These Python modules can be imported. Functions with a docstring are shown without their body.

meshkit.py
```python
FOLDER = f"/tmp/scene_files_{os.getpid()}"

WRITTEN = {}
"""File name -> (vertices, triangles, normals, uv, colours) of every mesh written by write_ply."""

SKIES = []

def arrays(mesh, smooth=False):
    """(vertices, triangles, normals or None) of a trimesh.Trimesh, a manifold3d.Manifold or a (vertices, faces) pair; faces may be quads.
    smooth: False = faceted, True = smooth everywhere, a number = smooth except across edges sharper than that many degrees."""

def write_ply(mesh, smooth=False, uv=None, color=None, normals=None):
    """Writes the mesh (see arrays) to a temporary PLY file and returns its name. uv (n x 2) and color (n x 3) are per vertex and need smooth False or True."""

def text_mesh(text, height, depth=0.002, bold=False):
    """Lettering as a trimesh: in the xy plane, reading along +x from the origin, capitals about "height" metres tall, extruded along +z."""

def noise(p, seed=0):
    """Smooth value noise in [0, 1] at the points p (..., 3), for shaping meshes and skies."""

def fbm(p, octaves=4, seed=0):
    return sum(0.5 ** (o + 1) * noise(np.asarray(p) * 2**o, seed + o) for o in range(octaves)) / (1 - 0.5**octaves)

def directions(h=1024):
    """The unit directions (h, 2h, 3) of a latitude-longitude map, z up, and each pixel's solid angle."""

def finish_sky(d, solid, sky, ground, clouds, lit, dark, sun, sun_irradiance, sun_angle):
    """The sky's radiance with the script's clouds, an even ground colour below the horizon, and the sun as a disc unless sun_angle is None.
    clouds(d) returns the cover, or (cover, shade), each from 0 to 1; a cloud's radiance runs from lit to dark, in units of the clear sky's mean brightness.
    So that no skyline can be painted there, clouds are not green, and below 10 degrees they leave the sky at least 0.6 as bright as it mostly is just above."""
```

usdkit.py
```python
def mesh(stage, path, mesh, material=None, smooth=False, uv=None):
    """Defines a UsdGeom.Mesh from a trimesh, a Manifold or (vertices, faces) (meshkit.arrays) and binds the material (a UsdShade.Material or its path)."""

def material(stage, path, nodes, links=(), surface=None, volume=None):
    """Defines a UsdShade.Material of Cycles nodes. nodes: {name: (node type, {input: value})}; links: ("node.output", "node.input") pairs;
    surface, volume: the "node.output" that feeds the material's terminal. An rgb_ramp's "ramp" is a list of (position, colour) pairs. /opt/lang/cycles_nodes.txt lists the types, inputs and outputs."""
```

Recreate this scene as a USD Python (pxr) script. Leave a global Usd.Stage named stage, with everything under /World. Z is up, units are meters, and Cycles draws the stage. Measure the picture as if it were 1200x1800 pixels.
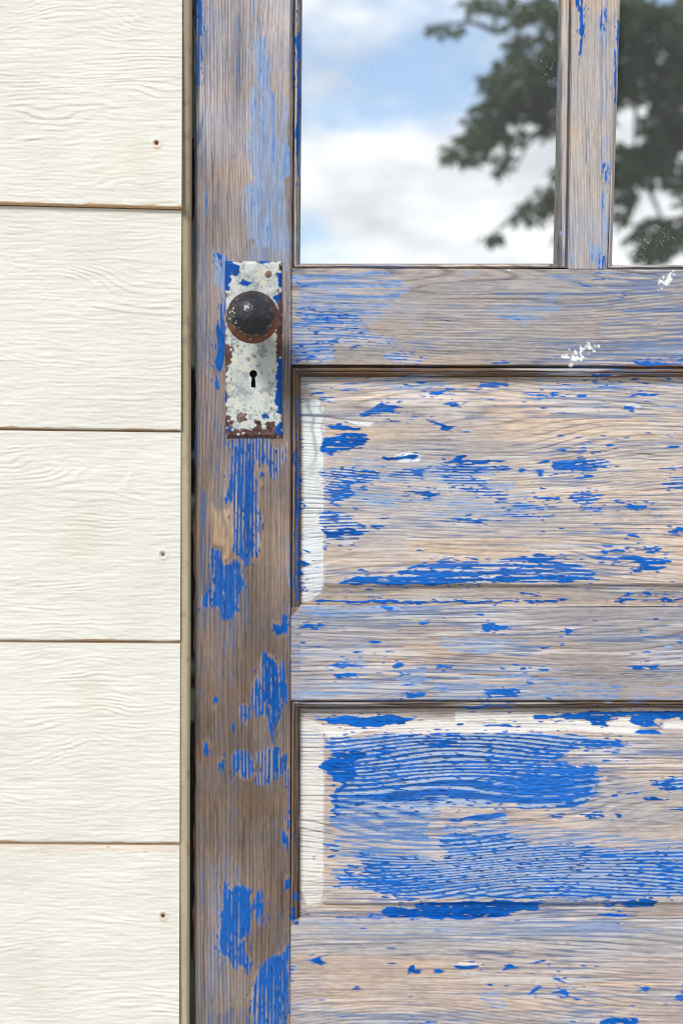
import math
import numpy as np
import trimesh
import usdkit
import meshkit
from scipy.ndimage import gaussian_filter, map_coordinates
from pxr import Usd, UsdGeom, UsdLux, UsdShade, Gf, Sdf, Vt

stage = Usd.Stage.CreateInMemory()
UsdGeom.SetStageUpAxis(stage, UsdGeom.Tokens.z)
UsdGeom.SetStageMetersPerUnit(stage, 1.0)
UsdGeom.Xform.Define(stage, '/World')
UsdGeom.Scope.Define(stage, '/World/Looks')

# ------------------------------------------------------------------ camera
S, CD, CZ = 0.000625, 1.56, 0.72           # metres per photo pixel on the door face, camera distance, camera height
cam = UsdGeom.Camera.Define(stage, '/World/camera')
cam.CreateFocalLengthAttr(24.0 * CD / 0.75)
cam.CreateHorizontalApertureAttr(24.0)
cam.CreateVerticalApertureAttr(36.0)
cam.CreateFStopAttr(4.0)
cam.CreateFocusDistanceAttr(CD + 0.002)
cam.CreateClippingRangeAttr((0.05, 5000.0))
cam.CreateExposureAttr(-0.06)
cx = UsdGeom.Xformable(cam)
cx.AddTranslateOp().Set(Gf.Vec3d(0, -CD, CZ))
cx.AddRotateXYZOp().Set(Gf.Vec3f(90, 0, 0))

# ------------------------------------------------------------------ sky and sun
SUN_EL, SUN_AZ = math.radians(43), math.radians(212)      # azimuth from +y towards +x: in front of the door, a little to its left
sun_dir = np.array([math.sin(SUN_AZ) * math.cos(SUN_EL), math.cos(SUN_AZ) * math.cos(SUN_EL), math.sin(SUN_EL)])
sky_mat = usdkit.material(stage, '/World/Looks/sky', {
    'tc': ('texture_coordinate', {}),
    'sky': ('sky_texture', {'sky_type': 'single_scattering', 'sun_disc': False, 'sun_elevation': SUN_EL, 'sun_rotation': SUN_AZ, 'air_density': 1.3, 'aerosol_density': 0.35, 'ozone_density': 4.0}),
    'xyz': ('separate_xyz', {}),
    'up': ('math', {'math_type': 'add', 'value2': 0.16}),
    'upc': ('math', {'math_type': 'maximum', 'value2': 0.05}),
    'dx': ('math', {'math_type': 'divide'}),
    'dy': ('math', {'math_type': 'divide'}),
    'flat': ('combine_xyz', {'z': 0.88}),
    'big': ('noise_texture', {'scale': 0.95, 'detail': 7.0, 'roughness': 0.6}),
    'shade': ('noise_texture', {'scale': 2.6, 'detail': 7.0, 'roughness': 0.6, 'vector': (5, 2, 1)}),
    'cover': ('map_range', {'range_type': 'smoothstep', 'from_min': 0.43, 'from_max': 0.53, 'to_min': 0.12, 'to_max': 1.0, 'clamp': True}),
    'tone': ('rgb_ramp', {'ramp': [(0.36, (6.0, 6.25, 6.6)), (0.56, (9.2, 9.25, 9.3))]}),
    'mix': ('mix', {'mix_type': 'mix'}),
    'bg': ('background_shader', {'strength': 0.128}),
}, [('tc.generated', 'xyz.vector'), ('xyz.z', 'up.value1'), ('up.value', 'upc.value1'),
    ('xyz.x', 'dx.value1'), ('upc.value', 'dx.value2'), ('xyz.y', 'dy.value1'), ('upc.value', 'dy.value2'),
    ('dx.value', 'flat.x'), ('dy.value', 'flat.y'), ('flat.vector', 'big.vector'), ('flat.vector', 'shade.vector'),
    ('big.fac', 'cover.value'), ('shade.fac', 'tone.fac'), ('cover.result', 'mix.fac'),
    ('sky.color', 'mix.color1'), ('tone.color', 'mix.color2'), ('mix.color', 'bg.color')], surface='bg.background')
dome = UsdLux.DomeLight.Define(stage, '/World/sky')
dome.CreateIntensityAttr(1.0)
UsdShade.MaterialBindingAPI.Apply(dome.GetPrim()).Bind(sky_mat)
dome.GetPrim().SetCustomDataByKey('kind', 'structure')
sun = UsdLux.DistantLight.Define(stage, '/World/sun')
sun.CreateIntensityAttr(0.8)
sun.CreateAngleAttr(14.0)
sun.CreateNormalizeAttr(True)
sun.CreateColorAttr(Gf.Vec3f(1.0, 0.95, 0.88))
m = Gf.Matrix4d(); m.SetLookAt(Gf.Vec3d(*map(float, sun_dir)), Gf.Vec3d(0, 0, 0), Gf.Vec3d(0, 0, 1))
UsdGeom.Xformable(sun).AddTransformOp().Set(m.GetInverse())

# ------------------------------------------------------------------ helpers
rng = np.random.default_rng(7)
used = {}

def lin(*c):
    c = np.asarray(c if len(c) > 1 else c[0], float) / 255.0
    return np.where(c <= 0.04045, c / 12.92, ((c + 0.055) / 1.055) ** 2.4)

ALB = 1.00                                 # display value to surface colour

def paint(*c):
    return lin(*c) * ALB

def P(px, py, y):
    """The world point that stands y metres behind the door's face on the photo's pixel."""
    k = S * (CD + y) / CD
    return np.stack([(px - 600.0) * k, y + 0 * px, CZ + (900.0 - py) * k], -1)

def path_of(name, parent=None):
    base = (parent or '/World') + '/' + name
    n = used.get(base, -1) + 1
    used[base] = n
    return base if n == 0 else f'{base}_{n:03d}'

def thing(name, label, cat, group=None):
    x = UsdGeom.Xform.Define(stage, path_of(name))
    p = x.GetPrim()
    p.SetCustomDataByKey('label', label); p.SetCustomDataByKey('category', cat)
    if group:
        p.SetCustomDataByKey('group', group)
    return str(p.GetPath())

def obj(name, mesh, material, parent=None, smooth=False, tint=None, mask=None, label=None):
    path = path_of(name, parent)
    g = usdkit.mesh(stage, path, mesh, material, smooth=smooth)
    api = UsdGeom.PrimvarsAPI(g)
    for key, arr in (('tint', tint), ('mask', mask)):
        if arr is not None:
            arr = np.asarray(arr, np.float32)
            api.CreatePrimvar(key, Sdf.ValueTypeNames.Color3fArray, 'vertex').Set(Vt.Vec3fArray.FromNumpy(np.ascontiguousarray(arr)))
    if label:
        g.GetPrim().SetCustomDataByKey('label', label)
    return path

def smoothstep(a, b, x):
    t = np.clip((x - a) / (b - a), 0, 1)
    return t * t * (3 - 2 * t)

def steps(lo, hi, fine, flo, fhi, coarse):
    """Grid lines from lo to hi: fine inside [flo, fhi], coarse outside."""
    out = [lo]
    while out[-1] < hi - 1e-6:
        x = out[-1]
        d = fine if flo <= x < fhi else coarse
        if x < flo < x + d:
            d = max(flo - x, fine)
        out.append(min(x + d, hi))
    if len(out) > 2 and out[-1] - out[-2] < 0.4 * fine:
        del out[-2]
    return np.array(out)

FX = (-12, 1212); FY = (-12, 1812)
def xlines(a, b, fine=1.5): return steps(a, b, fine, FX[0], FX[1], 14)
def ylines(a, b, fine=1.5): return steps(a, b, fine, FY[0], FY[1], 14)

def grid_faces(ny, nx, off=0):
    i = np.arange(ny * nx).reshape(ny, nx) + off
    a, b, c, d = i[:-1, :-1].ravel(), i[:-1, 1:].ravel(), i[1:, 1:].ravel(), i[1:, :-1].ravel()
    return np.vstack([np.stack([a, d, c], 1), np.stack([a, c, b], 1)])      # facing -y when rows run down

def sheet(px, py, dep, col, msk, back, side=None):
    """A dense front face (arrays of rows x columns) closed by sides and a back at depth back. side: colours for top, bottom, left, right."""
    ny, nx = px.shape
    V = [P(px, py, dep).reshape(-1, 3)]
    F = [grid_faces(ny, nx)]
    C = [col.reshape(-1, 3)]; M = [msk.reshape(-1, 3)]
    n = ny * nx
    loops = {'top': (slice(0, 1), slice(None, None, -1)), 'bottom': (slice(-1, None), slice(None)),
             'left': (slice(None), slice(0, 1)), 'right': (slice(None, None, -1), slice(-1, None))}
    for key, (r, c) in loops.items():
        fr = V[0].reshape(ny, nx, 3)[r, c].reshape(-1, 3)
        bk = fr.copy(); bk[:, 1] = back
        k = len(fr)
        V += [fr, bk]
        cc = col[r, c].reshape(-1, 3); mm = msk[r, c].reshape(-1, 3)
        if side and key in side:
            jitter = 1 + 0.12 * np.sin(np.arange(k) * 0.37 + 1.3 * np.sin(np.arange(k) * 0.11))[:, None]
            cc = np.clip(np.asarray(side[key])[None] * jitter, 0, 1); mm = mm * 0
        C += [cc, cc]; M += [mm, mm]
        i = np.arange(k - 1) + n
        F += [np.stack([i, i + k, i + k + 1], 1), np.stack([i, i + k + 1, i + 1], 1)]
        n += 2 * k
    corners = V[0].reshape(ny, nx, 3)[[0, 0, -1, -1], [0, -1, -1, 0]].copy(); corners[:, 1] = back
    V.append(corners); C.append(np.repeat(col[:1, :1].reshape(1, 3), 4, 0)); M.append(np.zeros((4, 3)))
    F.append(np.array([[n, n + 1, n + 2], [n, n + 2, n + 3]]))
    return (np.vstack(V), np.vstack(F)), np.vstack(C), np.vstack(M)

# ------------------------------------------------------------------ materials
def surface_mat(name, rough_bare, rough_paint, spec=0.12, bump=0.25, scale=900.0, micro=(0.9, 1.08), stretch=(1, 1, 1)):
    return usdkit.material(stage, '/World/Looks/' + name, {
        'tint': ('attribute', {'attribute': 'tint'}), 'mask': ('attribute', {'attribute': 'mask'}),
        'ch': ('separate_color', {}),
        'geo': ('geometry', {}), 'map': ('mapping', {'scale': stretch}),
        'n': ('noise_texture', {'scale': scale, 'detail': 3.0, 'roughness': 0.6}),
        'v': ('map_range', {'from_min': 0.3, 'from_max': 0.7, 'to_min': micro[0], 'to_max': micro[1]}),
        'mul': ('vector_math', {'math_type': 'scale'}),
        'r': ('mix_float', {'a': rough_bare, 'b': rough_paint}),
        'bump': ('bump', {'strength': bump, 'distance': 0.0006}),
        'p': ('principled_bsdf', {'specular_ior_level': spec}),
    }, [('geo.position', 'map.vector'), ('map.vector', 'n.vector'), ('n.fac', 'v.value'), ('tint.color', 'mul.vector1'), ('v.result', 'mul.scale'),
        ('mul.vector', 'p.base_color'), ('mask.color', 'ch.color'), ('ch.r', 'r.fac'), ('r.result', 'p.roughness'),
        ('n.fac', 'bump.height'), ('bump.normal', 'p.normal')], surface='p.BSDF')

wood_v = surface_mat('weathered_wood_upright', 0.72, 0.42, stretch=(1, 1, 0.12))
wood_h = surface_mat('weathered_wood_level', 0.72, 0.42, stretch=(0.12, 1, 1))
siding_mat = surface_mat('cream_painted_board', 0.6, 0.6, spec=0.3, bump=0.2, scale=700.0, micro=(0.975, 1.02), stretch=(0.25, 1, 1))
plate_mat = surface_mat('chipped_plate_paint', 0.6, 0.5, spec=0.15, bump=0.35, scale=600.0, micro=(0.85, 1.1))
trim_mat = surface_mat('tan_trim', 0.65, 0.6, spec=0.3, bump=0.2, scale=400.0, micro=(0.93, 1.05), stretch=(1, 1, 0.15))

# ------------------------------------------------------------------ the worn paint of the door
# Raster of the door's colours in photo pixels; every part's vertices read it.
X0, X1, Y0, Y1 = 330, 1240, -30, 1830
W, H = X1 - X0, Y1 - Y0
gx, gy = np.meshgrid(np.arange(W) + X0, np.arange(H) + Y0)

def smooth_noise(h, w, sy, sx, seed):
    """Gaussian noise with its own scale along each axis; wide scales are made on a coarser grid and interpolated."""
    fy, fx = max(1, int(sy / 3.5)), max(1, int(sx / 3.5))
    n, m_ = h // fy + 3, w // fx + 3
    g = gaussian_filter(np.random.default_rng(seed).standard_normal((n, m_)).astype(np.float32), (sy / fy, sx / fx), mode='wrap', truncate=3.0)
    for axis, (f, size) in enumerate(((fy, h), (fx, w))):
        if f > 1:
            t = np.arange(size) / f; i = t.astype(int); t = (t - i).astype(np.float32)
            t = t[:, None] if axis == 0 else t[None, :]
            g = np.take(g, i, axis) * (1 - t) + np.take(g, i + 1, axis) * t
        else:
            g = np.take(g, np.arange(size), axis)
    return g / g.std()

def aniso(sx, sy, seed):
    return smooth_noise(H, W, sy, sx, seed)

def fill(layer, poly, value=1.0):
    p = np.asarray(poly, float)
    x0, x1 = int(max(p[:, 0].min() - 1, X0)), int(min(p[:, 0].max() + 2, X1))
    y0, y1 = int(max(p[:, 1].min() - 1, Y0)), int(min(p[:, 1].max() + 2, Y1))
    if x1 <= x0 or y1 <= y0:
        return
    xx, yy = np.meshgrid(np.arange(x0, x1), np.arange(y0, y1))
    inside = np.zeros(xx.shape, bool)
    q = np.roll(p, -1, 0)
    for (ax, ay), (bx, by) in zip(p, q):
        if ay == by:
            continue
        c = (ay > yy) != (by > yy)
        inside ^= c & (xx < (bx - ax) * (yy - ay) / (by - ay) + ax)
    s = layer[y0 - Y0:y1 - Y0, x0 - X0:x1 - X0]
    s[inside] = np.maximum(s[inside], value)

def box(a, b, c, d):        # x0, y0, x1, y1
    return [(a, b), (c, b), (c, d), (a, d)]

def blob(a, b, c, d):       # a lens in a box, longer along the grain
    w, h = c - a, d - b
    return [(a, b + .45 * h), (a + .2 * w, b + .05 * h), (a + .6 * w, b), (c - .1 * w, b + .2 * h), (c, b + .6 * h), (c - .25 * w, d), (a + .35 * w, d - .1 * h), (a + .1 * w, d - .15 * h)]

# kind, strength, outline in photo pixels. B: whole blue paint, L: blue kept in the grain's ridges, P: faded blue, D: dull blue, W: white primer, O: fresh wood
PATCHES = [
    # --- left stile, upper
    ('D', .8, box(340, -30, 352, 440)), ('L', .9, box(341, -5, 357, 60)), ('L', .8, box(341, 60, 354, 150)), ('D', .7, box(342, 160, 357, 225)), ('D', .5, box(342, 225, 352, 640)),
    ('P', .95, [(449, 64), (469, 65), (473, 133), (484, 160), (488, 227), (497, 248), (511, 251), (512, 309), (497, 320), (505, 400), (511, 437), (447, 437), (444, 387), (445, 320), (439, 280), (433, 253), (441, 224), (441, 187), (449, 133)]),
    ('P', .7, box(449, -20, 455, 62)), ('P', .9, blob(429, 326, 448, 346)), ('P', .75, box(431, 347, 447, 420)), ('P', .6, [(486, 130), (500, 140), (506, 260), (490, 250)]),
    ('P', .5, [(440, 430), (512, 430), (512, 470), (440, 466)]),
    ('B', .5, blob(372, 438, 402, 470)), ('P', 1, [(373, 446), (386, 438), (398, 446), (401, 512), (380, 513), (373, 480)]), ('P', 1, box(391, 505, 400, 528)),
    ('L', .95, [(387, 528), (396, 528), (397, 640), (384, 640), (380, 600), (386, 570)]), ('B', 1, blob(380, 580, 396, 604)), ('B', 1, blob(377, 613, 395, 648)), ('B', 1, blob(377, 660, 385, 688)),
    ('D', .7, box(376, 741, 397, 785)), ('D', .5, box(341, 640, 350, 860)),
    # --- left stile, middle
    ('L', 1, [(407, 785), (448, 785), (449, 807), (447, 833), (449, 860), (452, 892), (460, 905), (461, 940), (457, 967), (452, 988), (428, 991), (420, 977), (409, 967), (412, 940), (409, 892), (400, 879), (393, 871), (401, 828), (407, 801)]),
    ('B', .45, [(412, 850), (450, 860), (458, 930), (430, 985), (414, 960)]),
    ('L', .95, [(449, 785), (503, 785), (503, 807), (492, 817), (484, 844), (476, 841), (471, 825), (463, 828), (457, 831), (451, 815)]), ('L', .8, [(400, 774), (508, 774), (505, 790), (400, 790)]),
    ('B', .9, blob(456, 843, 465, 857)), ('B', 1, blob(391, 865, 400, 877)), ('O', .8, [(392, 885), (408, 890), (411, 940), (408, 968), (396, 976), (398, 930)]), ('O', .6, [(372, 880), (390, 890), (396, 960), (376, 960)]),
    ('L', 1, [(371, 967), (388, 968), (393, 985), (407, 980), (417, 985), (423, 1007), (428, 1020), (425, 1036), (417, 1041), (415, 1063), (421, 1065), (417, 1073), (409, 1084), (393, 1081), (385, 1068), (377, 1063), (367, 1068), (353, 1072), (352, 1047), (367, 1041), (375, 1036), (371, 1007)]),
    ('D', .95, [(352, 868), (364, 860), (372, 950), (371, 1047), (352, 1060)]), ('D', .8, box(350, 1050, 360, 1110)),
    ('D', .8, blob(467, 974, 478, 998)), ('B', 1, [(476, 1089), (487, 1093), (495, 1100), (497, 1087), (504, 1086), (506, 1119), (492, 1119), (484, 1113)]), ('P', .7, box(506, 960, 510, 1086)),
    ('B', .62, [(463, 1153), (479, 1152), (497, 1172), (500, 1196), (505, 1233), (487, 1241), (455, 1239), (447, 1231), (444, 1207), (455, 1180)]), ('L', 1, [(460, 1150), (479, 1150), (497, 1172), (500, 1196), (505, 1235), (443, 1240), (444, 1207), (455, 1180)]),
    ('D', .9, blob(351, 1175, 360, 1195)), ('D', .9, box(348, 1207, 361, 1282)), ('D', .7, box(506, 1121, 511, 1234)),
    # --- left stile, lower
    ('B', .75, [(452, 1198), (497, 1200), (497, 1230), (492, 1243), (500, 1237), (493, 1263), (487, 1273), (480, 1300), (475, 1300), (473, 1277), (467, 1263), (457, 1253), (460, 1225)]), ('L', .9, [(443, 1200), (460, 1200), (462, 1250), (447, 1250), (443, 1230)]),
    ('L', .75, [(420, 1242), (430, 1234), (442, 1246), (440, 1265), (428, 1276), (420, 1262)]), ('B', .8, blob(373, 1232, 383, 1250)), ('B', .7, blob(358, 1295, 372, 1328)), ('B', .9, blob(409, 1286, 414, 1296)),
    ('L', .95, [(407, 1322), (430, 1320), (440, 1333), (447, 1347), (440, 1373), (423, 1367), (410, 1357)]), ('L', .85, [(450, 1323), (463, 1320), (487, 1310), (497, 1333), (508, 1347), (507, 1363), (487, 1363), (467, 1380), (450, 1380), (447, 1363), (463, 1347), (453, 1340)]),
    ('B', .75, [(480, 1300), (492, 1318), (500, 1336), (509, 1347), (507, 1362), (490, 1360), (480, 1335)]), ('B', .8, blob(383, 1328, 396, 1356)), ('B', .8, blob(404, 1368, 413, 1376)), ('D', .8, blob(351, 1352, 362, 1360)),
    ('L', .8, box(502, 1363, 508, 1455)), ('B', .8, blob(494, 1457, 508, 1488)), ('D', .9, blob(479, 1432, 488, 1455)), ('D', .7, blob(400, 1437, 408, 1455)), ('B', .9, blob(501, 1536, 510, 1568)),
    ('B', .55, [(395, 1557), (410, 1560), (437, 1562), (443, 1577), (444, 1600), (443, 1637), (440, 1650), (420, 1653), (417, 1633), (427, 1620), (423, 1597), (413, 1593), (413, 1640), (393, 1640), (397, 1630), (392, 1600)]),
    ('L', 1, [(393, 1557), (440, 1562), (443, 1637), (420, 1655), (433, 1656), (433, 1680), (443, 1693), (437, 1707), (410, 1697), (393, 1690), (383, 1667), (387, 1643), (392, 1600)]),
    ('B', .8, [(447, 1578), (458, 1570), (465, 1583), (461, 1600), (467, 1617), (463, 1630), (452, 1624), (446, 1605)]), ('L', .9, [(482, 1683), (507, 1665), (509, 1830), (460, 1830), (447, 1773), (433, 1760), (443, 1747), (450, 1713), (467, 1697)]),
    ('B', .4, [(455, 1715), (500, 1700), (505, 1760), (465, 1770)]), ('D', .8, [(363, 1780), (400, 1786), (430, 1776), (460, 1786), (462, 1830), (363, 1830)]), ('D', .8, blob(479, 1600, 497, 1616)), ('D', .6, blob(447, 1653, 463, 1664)), ('D', .6, box(377, 1700, 390, 1716)),
    # --- mouldings
    ('B', .9, box(521, -30, 528, 262)), ('D', .9, box(514, -30, 518, 60)), ('L', .9, [(522, 262), (528, 262), (526, 330), (521, 330)]), ('P', .6, box(514, 400, 520, 466)),
    ('B', .9, [(516, 752), (523, 750), (526, 800), (524, 930), (526, 1060), (519, 1062), (518, 930), (515, 790)]), ('B', .8, [(521, 690), (526, 700), (526, 740), (521, 740)]), ('B', .9, box(510, 1600, 520, 1628)), ('B', .8, blob(516, 1570, 526, 1592)),
    ('B', .8, blob(1045, 655, 1085, 663)), ('B', .8, [(1107, 635), (1200, 634), (1240, 636), (1240, 641), (1107, 641)]), ('B', .8, [(820, 1238), (905, 1240), (905, 1245), (820, 1245)]), ('B', .6, [(860, 636), (895, 636), (890, 641), (868, 641)]),
    # --- lock rail
    ('P', .9, [(512, 478), (600, 482), (675, 476), (698, 496), (722, 505), (692, 528), (675, 545), (660, 558), (640, 572), (669, 589), (698, 607), (663, 613), (593, 600), (576, 639), (512, 639)]), ('L', .62, [(512, 545), (600, 545), (650, 580), (690, 600), (640, 612), (592, 606), (575, 640), (512, 641)]),
    ('B', .5, [(512, 605), (545, 612), (556, 630), (540, 634), (512, 632)]), ('B', .45, [(512, 490), (528, 490), (524, 520), (512, 520)]), ('L', .7, [(684, 624), (705, 618), (755, 630), (765, 638), (700, 640)]), ('P', .9, [(680, 618), (720, 622), (740, 640), (690, 640)]), ('P', .8, [(640, 485), (690, 490), (722, 507), (690, 525), (650, 520)]),
    ('P', .8, box(815, 477, 850, 486)), ('D', .5, [(955, 484), (1083, 476), (1101, 496), (1037, 507), (990, 513), (978, 531), (955, 533)]), ('P', .6, [(955, 484), (1083, 476), (1101, 496), (1037, 507), (990, 513), (978, 531), (955, 533)]),
    ('L', .8, blob(1016, 496, 1042, 505)), ('B', .7, blob(1072, 486, 1088, 492)), ('B', .9, [(1088, 513), (1095, 516), (1101, 524), (1094, 524)]), ('B', .6, [(1025, 480), (1070, 479), (1066, 485), (1030, 486)]),
    ('P', .6, [(850, 542), (908, 531), (967, 531), (990, 537), (961, 551), (926, 569), (873, 554)]), ('D', .35, [(850, 542), (908, 531), (967, 531), (990, 537), (961, 551), (926, 569), (873, 554)]), ('P', .6, blob(912, 556, 925, 574)),
    ('D', .55, [(1031, 589), (1046, 566), (1066, 554), (1142, 540), (1240, 533), (1240, 620), (1150, 612), (1054, 614)]), ('P', .45, [(1046, 566), (1110, 545), (1240, 535), (1240, 618), (1054, 606)]), ('B', .6, [(1143, 564), (1152, 562), (1162, 575), (1148, 570)]), ('P', .7, blob(716, 570, 735, 580)),
    ('D', .6, [(925, 634), (950, 626), (965, 632), (960, 641), (926, 641)]), ('P', .6, [(1100, 610), (1180, 600), (1240, 610), (1240, 622), (1120, 620)]),
    # --- muntin
    ('B', .85, [(1012, -30), (1027, -30), (1026, 30), (1024, 60), (1018, 112), (1015, 112), (1016, 60), (1014, 20)]), ('B', .8, blob(1053, 16, 1063, 52)), ('P', .6, box(1050, 50, 1062, 70)), ('L', .8, [(1080, 35), (1088, 35), (1086, 187), (1081, 187)]), ('B', .7, [(1082, 60), (1087, 60), (1085, 185), (1080, 187)]),
    ('P', .8, [(1060, 250), (1070, 240), (1069, 350), (1062, 350)]), ('B', .5, blob(1058, 270, 1068, 330)), ('P', .9, [(1031, 434), (1045, 430), (1062, 436), (1064, 474), (1050, 474), (1040, 455)]), ('B', .7, [(1055, 452), (1064, 448), (1064, 474), (1052, 472)]), ('P', .7, blob(1000, 440, 1012, 462)), ('P', .7, [(1060, 350), (1068, 350), (1066, 450), (1060, 450)]), ('D', .5, box(974, 140, 984, 176)), ('P', .8, box(984, 412, 992, 424)),
    # --- upper panel
    ('W', 1, [(530, 704), (560, 702), (569, 716), (568, 1030), (564, 1042), (545, 1057), (531, 1058)]),
    ('L', .8, [(530, 676), (548, 674), (592, 700), (592, 710), (560, 702)]), ('P', .6, [(530, 664), (760, 664), (800, 676), (700, 690), (600, 684), (530, 690)]), ('L', .6, [(575, 672), (660, 668), (672, 680), (600, 686)]),
    ('B', .75, [(739, 693), (767, 683), (795, 681), (795, 687), (760, 697)]), ('L', 1, [(634, 732), (651, 721), (676, 707), (704, 709), (697, 725), (669, 729)]), ('B', .7, [(640, 731), (660, 722), (690, 715), (700, 722), (669, 729)]), ('B', .8, blob(784, 705, 817, 714)),
    ('L', .9, [(641, 743), (690, 737), (736, 730), (736, 736), (690, 743)]), ('B', 1, [(739, 737), (753, 736), (781, 748), (806, 749), (791, 758), (770, 750)]), ('B', 1, [(571, 746), (602, 743), (632, 751), (602, 755), (571, 756)]), ('W', .8, [(600, 738), (660, 742), (650, 750), (630, 748)]),
    ('B', .9, [(571, 769), (595, 762), (644, 762), (646, 776), (620, 788), (571, 799)]), ('B', .85, [(674, 801), (690, 804), (725, 796), (738, 802), (725, 806), (676, 812)]), ('W', .8, [(690, 800), (720, 793), (740, 800), (738, 812), (700, 814)]), ('B', 1, blob(801, 799, 824, 812)),
    ('B', .9, [(770, 812), (795, 808), (830, 813), (890, 808), (890, 812), (830, 817), (795, 817)]), ('L', 1.1, [(571, 832), (620, 824), (683, 829), (681, 840), (648, 850), (616, 856), (571, 858)]), ('B', .7, [(610, 827), (650, 824), (683, 831), (650, 834)]), ('L', 1.05, [(693, 831), (760, 820), (753, 830), (746, 844), (704, 838)]),
    ('L', 1.1, [(788, 830), (830, 820), (893, 819), (882, 827), (830, 833)]), ('L', .85, [(571, 858), (620, 861), (620, 872), (595, 884), (571, 888)]), ('L', 1.15, [(569, 896), (585, 896), (613, 907), (627, 917), (648, 935), (634, 945), (620, 956), (651, 959), (613, 960), (585, 949), (574, 970), (569, 970)]),
    ('B', .8, [(569, 930), (600, 928), (646, 934), (634, 942), (600, 944), (569, 946)]), ('B', 1, blob(644, 920, 672, 928)), ('B', 1, blob(664, 906, 681, 912)), ('L', 1, [(704, 861), (753, 860), (774, 870), (746, 880), (725, 866)]), ('B', .8, [(704, 861), (753, 861), (772, 868), (755, 874), (730, 866)]),
    ('B', .8, [(770, 861), (795, 849), (823, 851), (802, 861)]), ('L', .9, [(690, 876), (720, 880), (720, 886), (690, 884)]), ('L', 1, [(770, 914), (795, 909), (882, 916), (830, 919)]), ('B', .9, [(725, 966), (736, 964), (743, 970), (730, 970)]), ('L', .8, [(765, 820), (800, 815), (900, 870), (880, 880), (780, 850)]),
    ('L', 1.12, [(596, 1024), (627, 1017), (638, 1012), (690, 1015), (697, 1003), (725, 996), (777, 985), (830, 987), (913, 980), (943, 973), (973, 976), (997, 989), (1027, 993), (1038, 1013), (1060, 1017), (1033, 1022), (800, 1027), (640, 1029)]),
    ('B', .8, [(600, 1025), (640, 1012), (690, 1016), (780, 1006), (860, 1012), (1030, 1012), (1035, 1020), (800, 1026), (640, 1028)]), ('B', .7, [(915, 982), (945, 974), (973, 977), (985, 990), (930, 994)]),
    ('B', .9, [(558, 1055), (648, 1055), (760, 1056), (850, 1056), (850, 1060), (760, 1061), (648, 1061), (560, 1059)]), ('B', .8, [(800, 1056), (1005, 1052), (1000, 1058), (900, 1061), (800, 1061)]), ('B', .9, [(1070, 1055), (1090, 1051), (1120, 1053), (1118, 1058), (1072, 1061)]), ('B', 1, [(1125, 1050), (1160, 1052), (1240, 1050), (1240, 1057), (1150, 1056)]),
    ('B', .9, [(530, 986), (540, 984), (553, 990), (546, 996), (530, 996)]), ('B', .8, [(529, 1000), (535, 1006), (533, 1058), (529, 1060)]), ('B', .8, blob(536, 966, 545, 974)), ('D', .9, blob(546, 952, 557, 962)), ('D', .9, blob(547, 914, 553, 920)), ('D', .8, blob(530, 888, 534, 894)), ('P', .5, [(545, 1000), (568, 990), (568, 1055), (545, 1050)]),
    ('L', .9, [(833, 673), (893, 671), (890, 679), (840, 683)]), ('B', .7, [(927, 688), (960, 690), (962, 695), (900, 697)]), ('B', .8, [(973, 692), (993, 688), (1020, 694), (1000, 696), (973, 695)]), ('B', .8, blob(1105, 691, 1144, 698)), ('L', .8, [(1100, 671), (1137, 670), (1137, 676), (1100, 676)]), ('L', .7, [(1040, 671), (1060, 669), (1100, 674), (1050, 678)]),
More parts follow.
